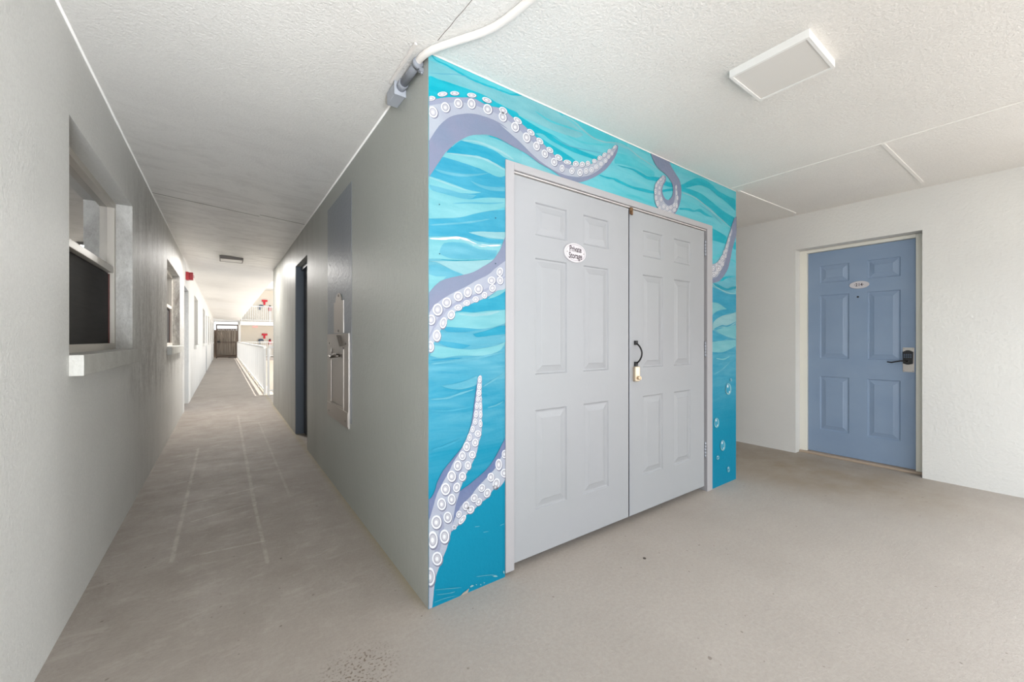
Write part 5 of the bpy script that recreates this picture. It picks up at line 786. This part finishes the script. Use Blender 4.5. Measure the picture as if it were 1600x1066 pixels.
xs = XG
fp = thing('steel_wall_panel', 'recessed stainless steel wall panel with a hollow niche, on the grey corridor wall', 'wall panel', (xs, 3.38, .55))
mb = MB(); Y0, Y1, Z0, Z1 = 3.02, 3.745, .555, 1.247; N0, N1, M0, M1 = 3.16, 3.60, .68, 1.145
wall_cells(mb, 'x', xs - .010, xs - .0015, Y0, Y1, Z0, Z1, [(N0, N1, M0, M1)])
obj('face_plate', mb, STEEL, fp)
mb = MB()  # niche: curved stainless back seen through the opening
nseg = 14
for k in range(nseg):
    a, b = k / nseg, (k + 1) / nseg
    xa = xs - .002 - .007 * (1 - math.sin(PI * a) ** .6); xb = xs - .002 - .007 * (1 - math.sin(PI * b) ** .6)
    mb.face([(xa, N0 + (N1 - N0) * a, M0), (xb, N0 + (N1 - N0) * b, M0), (xb, N0 + (N1 - N0) * b, M1), (xa, N0 + (N1 - N0) * a, M1)], sm=True)
obj('niche', mb, STEEL, fp, fix=False)
mb = MB(); mb.box(xs - .0125, xs - .0098, N0 + .0, N0 + .02, M0, M1); mb.box(xs - .0125, xs - .0098, N1 - .02, N1, M0 + .03, M1); mb.box(xs - .0125, xs - .0098, N0, N1, M1 - .016, M1 + .004); mb.box(xs - .0125, xs - .0098, N0, N1, M0 - .01, M0 + .006)
obj('niche_rim', mb, STEEL, fp)
mb = MB(); mb.box(xs - .0135, xs - .0098, Y0 + .01, Y1 - .01, Z0 + .01, Z0 + .115, bev=.001); obj('lower_cover', mb, STEEL, fp)
mb = MB(); mb.prism([(xs - .0095, 3.30, 1.235), (xs - .0095, 3.46, 1.235), (xs - .0095, 3.56, 1.15), (xs - .0095, 3.20, 1.15)], (-.022, 0, 0)); obj('spout_hood', mb, STEEL, fp)
mb = MB(); mb.tube([(xs - .01, 3.30, 1.075), (xs - .05, 3.33, 1.07), (xs - .055, 3.39, 1.062), (xs - .05, 3.46, 1.07), (xs - .01, 3.5, 1.078)], .010, 10); mb.box(xs - .05, xs - .02, 3.36, 3.42, 1.07, 1.092); obj('bubbler', mb, STEELD, fp)
for yy, zz in ((3.10, 1.17), (3.66, 1.17), (3.10, .60), (3.66, .60)):
    mb = MB(); mb.tube([(xs - .010, yy, zz), (xs - .0155, yy, zz)], .008, 10); obj('screw', mb, STEELD, fp)
mb = MB()
pr = [(3.19, 1.252), (3.505, 1.252), (3.505, 1.500), (3.455, 1.500)]
for k in range(9):
    t = PI * k / 8; pr.append((3.345 + .105 * math.cos(PI - t) * -1 * -1 if False else 3.345 + .100 * math.cos(t), 1.505 + .062 * math.sin(t)))
pr += [(3.235, 1.500), (3.19, 1.500)]
mb.prism([(xs - .0012, a, b) for a, b in pr], (-.006, 0, 0))
bp = obj('mounting_plate', mb, STEEL, None); tag(bp, 'narrow steel mounting plate with a rounded tip, above the steel wall panel', 'plate')
for yy, zz in ((3.345, 1.548), (3.345, 1.27)):
    mb = MB(); mb.tube([(xs - .007, yy, zz), (xs - .011, yy, zz)], .010, 10); obj('screw', mb, STEELD, bp)

# ------------------------------------------------------------------ junction box and pipe
eb = thing('electrical_conduit', 'painted conduit with a grey junction box, at the ceiling corner of the mural wall', 'conduit', (XG - .03, 1.98, 2.41))
mb = MB(); mb.box(XG - .056, XG - .001, 1.93, 2.045, 2.412, 2.474, bev=.003); obj('junction_box', mb, BOXG, eb)
mb = MB(); mb.box(XG - .059, XG - .0, 1.925, 1.931, 2.409, 2.476); obj('box_cover', mb, BOXG, eb)
px = XG - .026; pz = 2.452
mb = MB(); mb.tube([(px, 1.926, pz), (px, 1.885, pz)], .0235, 16); obj('coupling', mb, GALV, eb)
mb = MB(); mb.tube([(px, 1.89, pz), (px, 1.70, pz)], .019, 16); obj('grey_pipe', mb, GALV, eb)
mb = MB(); mb.tube([(px, 1.727, pz), (px, 1.705, pz)], .0235, 16); mb.box(px + .006, px + .03, 1.708, 1.724, pz - .034, pz - .014); mb.tube([(px + .02, 1.716, pz - .02), (px + .02, 1.716, pz - .04)], .006, 8)
obj('pipe_clamp', mb, GALV, eb)
ctrl = [(px, 1.71), (px + .004, 1.66), (.735, 1.60), (.775, 1.53), (.815, 1.465), (.855, 1.40), (.882, 1.34), (.900, 1.27), (.915, 1.18), (.930, 1.05), (.95, .85), (.98, .4), (1.0, -.4), (1.0, -1.05)]
path = []
for i in range(len(ctrl) - 1):
    g = lambda k: ctrl[min(max(k, 0), len(ctrl) - 1)]
    for k in range(5):
        t = k / 5; q = []
        for a in (0, 1):
            p0, p1, p2, p3 = g(i - 1)[a], g(i)[a], g(i + 1)[a], g(i + 2)[a]
            q.append(.5 * (2 * p1 + (p2 - p0) * t + (2 * p0 - 5 * p1 + 4 * p2 - p3) * t * t + (3 * p1 - p0 - 3 * p2 + p3) * t ** 3))
        path.append((q[0], q[1], pz + .006 ))
mb = MB(); mb.tube(path, .0155, 16); obj('white_pipe', mb, PVC, eb)
mb = MB(); mb.box(XG - .075, XG - .063, 1.63, 1.95, 2.468, 2.4765); obj('old_paint_ridge', mb, PVC, eb)

# ------------------------------------------------------------------ ceiling lamps
def ceiling_lamp(name, label, x0, x1, y0, y1, zc, t=.034, rim=.012, watts=0, frame=None):
    o = thing(name, label, 'ceiling light', ((x0 + x1) / 2, (y0 + y1) / 2, zc))
    m = MB(); m.box(x0, x1, y0, y0 + rim, zc - t, zc + .004); m.box(x0, x1, y1 - rim, y1, zc - t, zc + .004)
    m.box(x0, x0 + rim, y0 + rim, y1 - rim, zc - t, zc + .004); m.box(x1 - rim, x1, y0 + rim, y1 - rim, zc - t, zc + .004)
    obj('lamp_frame', m, frame or LAMPF, o)
    m = MB(); m.box(x0 + rim, x1 - rim, y0 + rim, y1 - rim, zc - t + .004, zc - .002); obj('diffuser', m, LAMPD, o)
    if watts:
        l = fill_lamp('added_lamp_glow', (0, 0, -t - .004), (0, 0, 0), x1 - x0 - .03, y1 - y0 - .03, watts, (1, .97, .93)); l.parent = o  # added fill lamp under the fixture, which itself looks unlit
    return o
ceiling_lamp('ceiling_light', 'square white ceiling light nearest the camera, over the storage doors', 1.945, 2.262, .612, .93, 2.477, watts=3)
ceiling_lamp('ceiling_light', 'small square ceiling light, far down the corridor before the fire alarm', -.056, .248, 7.62, 7.92, cz(.1) - .003, t=.045, watts=44, frame=LAMPB)

# ------------------------------------------------------------------ window wall fittings
def window(n, y0, y1, z0, z1, label, sill=(.13, .0), detail=True):
    o = sthing('window_%d' % n, (XL, (y0 + y1) / 2, z0), label)
    xf, xb = -.627, -.700; w_ = .045
    m = MB(); m.box(xb, xf, y0, y0 + w_, z0, z1); m.box(xb, xf, y1 - w_, y1, z0, z1); m.box(xb, xf, y0 + w_, y1 - w_, z1 - .04, z1); m.box(xb, xf, y0 + w_, y1 - w_, z0, z0 + .045)
    obj('window_frame', m, ALU, o)
    zm = z0 + (z1 - z0) * .54
    m = MB(); m.box(xb + .01, xf - .004, y0 + w_, y1 - w_, zm - .022, zm + .022, bev=.003); obj('meeting_rail', m, ALU, o)
    m = MB(); m.box(-.668, -.664, y0 + w_, y1 - w_, zm + .028, z1 - .04); obj('glass_pane', m, GLASS, o)
    m = MB(); m.box(-.662, -.658, y0 + w_, y1 - w_, z0 + .045, zm - .028); sc = obj('insect_screen', m, SCREEN, o)
    if detail:
        q = MB(); q.box(-.657, -.650, y1 - w_ - .010, y1 - w_, z0 + .045, zm - .03); obj('screen_edge', q, SCREENR, sc)
        m = MB(); m.box(-.655, -.640, y0 + w_ + .3, y0 + w_ + .42, z0 + .045, z0 + .056); obj('sash_lift', m, ALU, o)
    m = MB(); m.box(-.73, -.70, y0, y1, z0, z1); obj('dark_room_backing', m, DARKROOM, o)  # dark sheet standing in for the unlit room behind the window
    so = sill
    m = MB(); m.box(-.74, XL + .045, y0 - .002 if detail else y0 - .1, y1 + so[0], z0 - .088, z0 + .004, bev=.004); obj('window_sill', m, SILL if detail else LEFT, o)
    return o
TRIMS = ['nearest window of the corridor wall, with a reflecting upper sash and a dark screen', 'second window of the corridor wall, just before the fire alarm'] + ['distant window, number %s from the camera in the corridor wall' % k for k in ('three', 'four', 'five', 'six', 'seven')]
for i, wn in enumerate(WIN): window(i + 1, *wn, TRIMS[i], sill=(0, 0), detail=i < 2)
for i, (a, b, c, d) in enumerate(DOORL):
    o = sthing('door_%d' % (5 + i), (XL, (a + b) / 2, 0), ['door beside the fire alarm in the corridor wall', 'door halfway down the corridor wall', 'farthest door of the corridor wall'][i])
    m = MB(); m.box(-.70, -.655, a + .04, b - .04, .01, d - .04); obj('door_leaf', m, DOORB, o)
    m = MB(); m.box(-.74, -.63, a, a + .04, 0, d); m.box(-.74, -.63, b - .04, b, 0, d); m.box(-.74, -.63, a + .04, b - .04, d - .04, d); obj('door_frame', m, REVEALG, o)
    m = MB(); m.tube([(-.655, a + .12, 1.0), (-.60, a + .12, 1.0)], .01, 10); m.tube([(-.61, a + .12, 1.0), (-.585, a + .12, 1.0)], .025, 14); obj('door_knob', m, STEELD, o)

fa = thing('fire_alarm', 'red fire alarm strobe high on the corridor wall beyond the second window', 'fire alarm', (XL, 9.0, 2.33))
mb = MB(); mb.box(XL, XL + .04, 8.93, 9.06, 2.245, 2.385, bev=.004); obj('alarm_base', mb, RED, fa)
mb = MB(); mb.box(XL + .04, XL + .10, 8.94, 9.05, 2.25, 2.38, bev=.01); hb = obj('alarm_body', mb, RED, fa)
for k in range(4):
    mb = MB(); mb.box(XL + .052, XL + .102, 8.936, 8.942, 2.262 + k * .03, 2.276 + k * .03); obj('grille_bar', mb, mat('alarm_dark_red', (120, 10, 24), .5), hb)
mb = MB(); mb.box(XL + .10, XL + .118, 8.975, 9.015, 2.29, 2.335, bev=.004); obj('strobe_lens', mb, LENS, fa)

# ------------------------------------------------------------------ railings
RX = .72
def railing(name, label, p0, p1, zb, n, post_every, group=None, h=1.06, first=None, mt=RAILW, limit=100, bt=.012):
    """straight guard rail from p0 to p1"""
    v = Vector((p1[0] - p0[0], p1[1] - p0[1], 0)); Ln = v.length; d = v / Ln
    o = thing(name, label, 'railing', (p0[0], p0[1], zb), group)
    def bar(z0, z1, wd, off0=0, off1=0):
        m = MB(); a = Vector((p0[0], p0[1], 0)) + d * off0; b = Vector((p1[0], p1[1], 0)) - d * off1; nrm = Vector((-d.y, d.x, 0)) * wd
        pts = [a - nrm, b - nrm, b + nrm, a + nrm]
        m.prism([(q.x, q.y, zb + z0) for q in pts], (0, 0, z1 - z0)); return m
    obj('handrail', bar(h - .045, h, .028), mt, o)
    obj('bottom_rail', bar(.085, .115, .016), mt, o)
    posts = int(round(Ln / post_every))
    for k in range(posts + 1):
        p = Vector((p0[0], p0[1], 0)) + d * (Ln * k / posts)
        m = MB(); m.box(p.x - .022, p.x + .022, p.y - .022, p.y + .022, zb, zb + h - .045); obj('post', m, mt, o)
    rest = MB(); proto = None
    for k in range(1, n):
        p = Vector((p0[0], p0[1], 0)) + d * (Ln * k / n)
        if k <= limit:
            if proto is None:
                m = MB(); m.box(p.x - bt / 1.4, p.x + bt / 1.4, p.y - bt / 1.4, p.y + bt / 1.4, zb + .115, zb + h - .045); proto = obj('baluster', m, mt, o); pp = p.copy()
            else:
                c = proto.copy(); COL.objects.link(c); c.parent = o; c.location = (p.x - pp.x, p.y - pp.y, 0)
        else: rest.box(p.x - bt / 1.4, p.x + bt / 1.4, p.y - bt / 1.4, p.y + bt / 1.4, zb + .115, zb + h - .045)
    if rest.v:
        r = obj('baluster', rest, mt, o); r['kind'] = 'stuff'
    return o
railing('guard_railing', 'long white metal railing running down the right side of the corridor', (RX, 10.19), (RX, 31.8), 0, 180, 1.8)
railing('guard_railing', 'short white metal railing turning right across the walkway past the grey wall', (RX + .06, 10.09), (5.4, 10.09), 0, 38, .94, limit=38)
railing('guard_railing', 'white balcony railing of the upper floor across the courtyard', (.95, 31.96), (9.0, 31.96), 2.42, 66, 1.6)
railing('guard_railing', 'white railing of the near floor level across the courtyard, behind the corridor railing', (.95, 31.96), (9.0, 31.96), 0.0, 66, 1.6)

# ------------------------------------------------------------------ far end: gate and fittings of the opposite building
gt = thing('gate', 'brown framed gate of weathered boards at the far end of the corridor', 'gate', (.17, 32.0, 0))
mb = MB(); mb.box(-.42, -.36, 31.95, 32.03, .0, 2.2); mb.box(.70, .76, 31.95, 32.03, .0, 2.2); mb.box(-.36, .70, 31.95, 32.03, 2.12, 2.2); mb.box(-.36, .70, 31.95, 32.03, .06, .16)
mb.box(-.36, .70, 31.95, 32.03, 1.86, 1.92); mb.box(-.36, .70, 31.94, 32.0, 1.0, 1.07)
obj('gate_frame', mb, GATEF, gt)
x = -.355; random.seed(3)
while x < .66:
    wd = random.uniform(.05, .085); mb = MB(); mb.box(x, x + wd, 31.985, 32.02, .2, 1.86); obj('gate_board', mb, WOODG, gt); x += wd + random.uniform(.006, .03)
mb = MB(); mb.box(-.34, -.22, 31.92, 31.95, 1.02, 1.12); obj('gate_latch', mb, BLACK, gt)
mb = MB(); mb.box(-2.0, .74, 33.7, 33.9, -.2, 1.86); struct('wall_beyond_gate', mb, HOUSE)

for zb, word in ((2.42, 'upper'), (0.0, 'lower')):
    x0 = 2.36
    o = thing('fire_alarm', 'red fire alarm horn on the %s floor wall across the courtyard' % word, 'fire alarm', (x0, 33.6, zb + 1.45))
    mb = MB(); mb.box(x0 - .17, x0 + .17, 33.5, 33.6, zb + 1.50, zb + 1.64, bev=.02); obj('alarm_head', mb, REDP, o)
    mb = MB(); mb.box(x0 - .075, x0 + .045, 33.52, 33.6, zb + 1.28, zb + 1.50, bev=.01); obj('alarm_body', mb, REDP, o)
    o = thing('wall_lantern', 'dark domed wall lantern on the %s floor wall across the courtyard' % word, 'lamp', (x0 - .22, 33.6, zb + 1.1))
    mb = MB(); r = []
    for k in range(9):
        t = PI * k / 8; r.append((x0 - .22 + .17 * math.cos(t), 33.45, zb + 1.12 + .15 * math.sin(t)))
    mb.prism(r, (0, .15, 0)); obj('lantern_hood', mb, BLUELAMP, o)
    mb = MB(); mb.box(x0 - .36, x0 - .26, 33.48, 33.6, zb + .92, zb + 1.1); obj('lantern_body', mb, BLUELAMP, o)
    o = thing('fire_extinguisher', 'red fire extinguisher cabinet on the %s floor wall across the courtyard' % word, 'fire extinguisher', (x0 + .32, 33.6, zb + .8))
    mb = MB(); mb.tube([(x0 + .32, 33.52, zb + .85), (x0 + .32, 33.52, zb + 1.16)], .075, 14); obj('cylinder_body', mb, REDP, o)
    mb = MB(); mb.tube([(x0 + .32, 33.52, zb + 1.16), (x0 + .32, 33.52, zb + 1.25)], .03, 10); mb.box(x0 + .27, x0 + .39, 33.5, 33.54, zb + 1.22, zb + 1.26); obj('valve_head', mb, BLACK, o)
ex = thing('exit_sign', 'small pinkish red exit sign under the floor edge across the courtyard', 'sign', (1.72, 32.4, 2.18))
mb = MB(); mb.box(1.56, 1.88, 32.38, 32.42, 2.02, 2.15, bev=.004); obj('sign_panel', mb, mat('sign_pink', (226, 176, 170), .5), ex)
mb = MB(); mb.box(1.70, 1.74, 32.39, 32.41, 2.15, 2.18); obj('sign_stem', mb, TRIMW, ex)

# dropped dark spot on the floor before the storage doors
mb = MB(); mb.tube([(1.869, 1.347, .0), (1.869, 1.347, .0025)], .0085, 14); tag(obj('gum_spot', mb, GUM), 'small dark spot on the floor before the storage doors', 'spot')
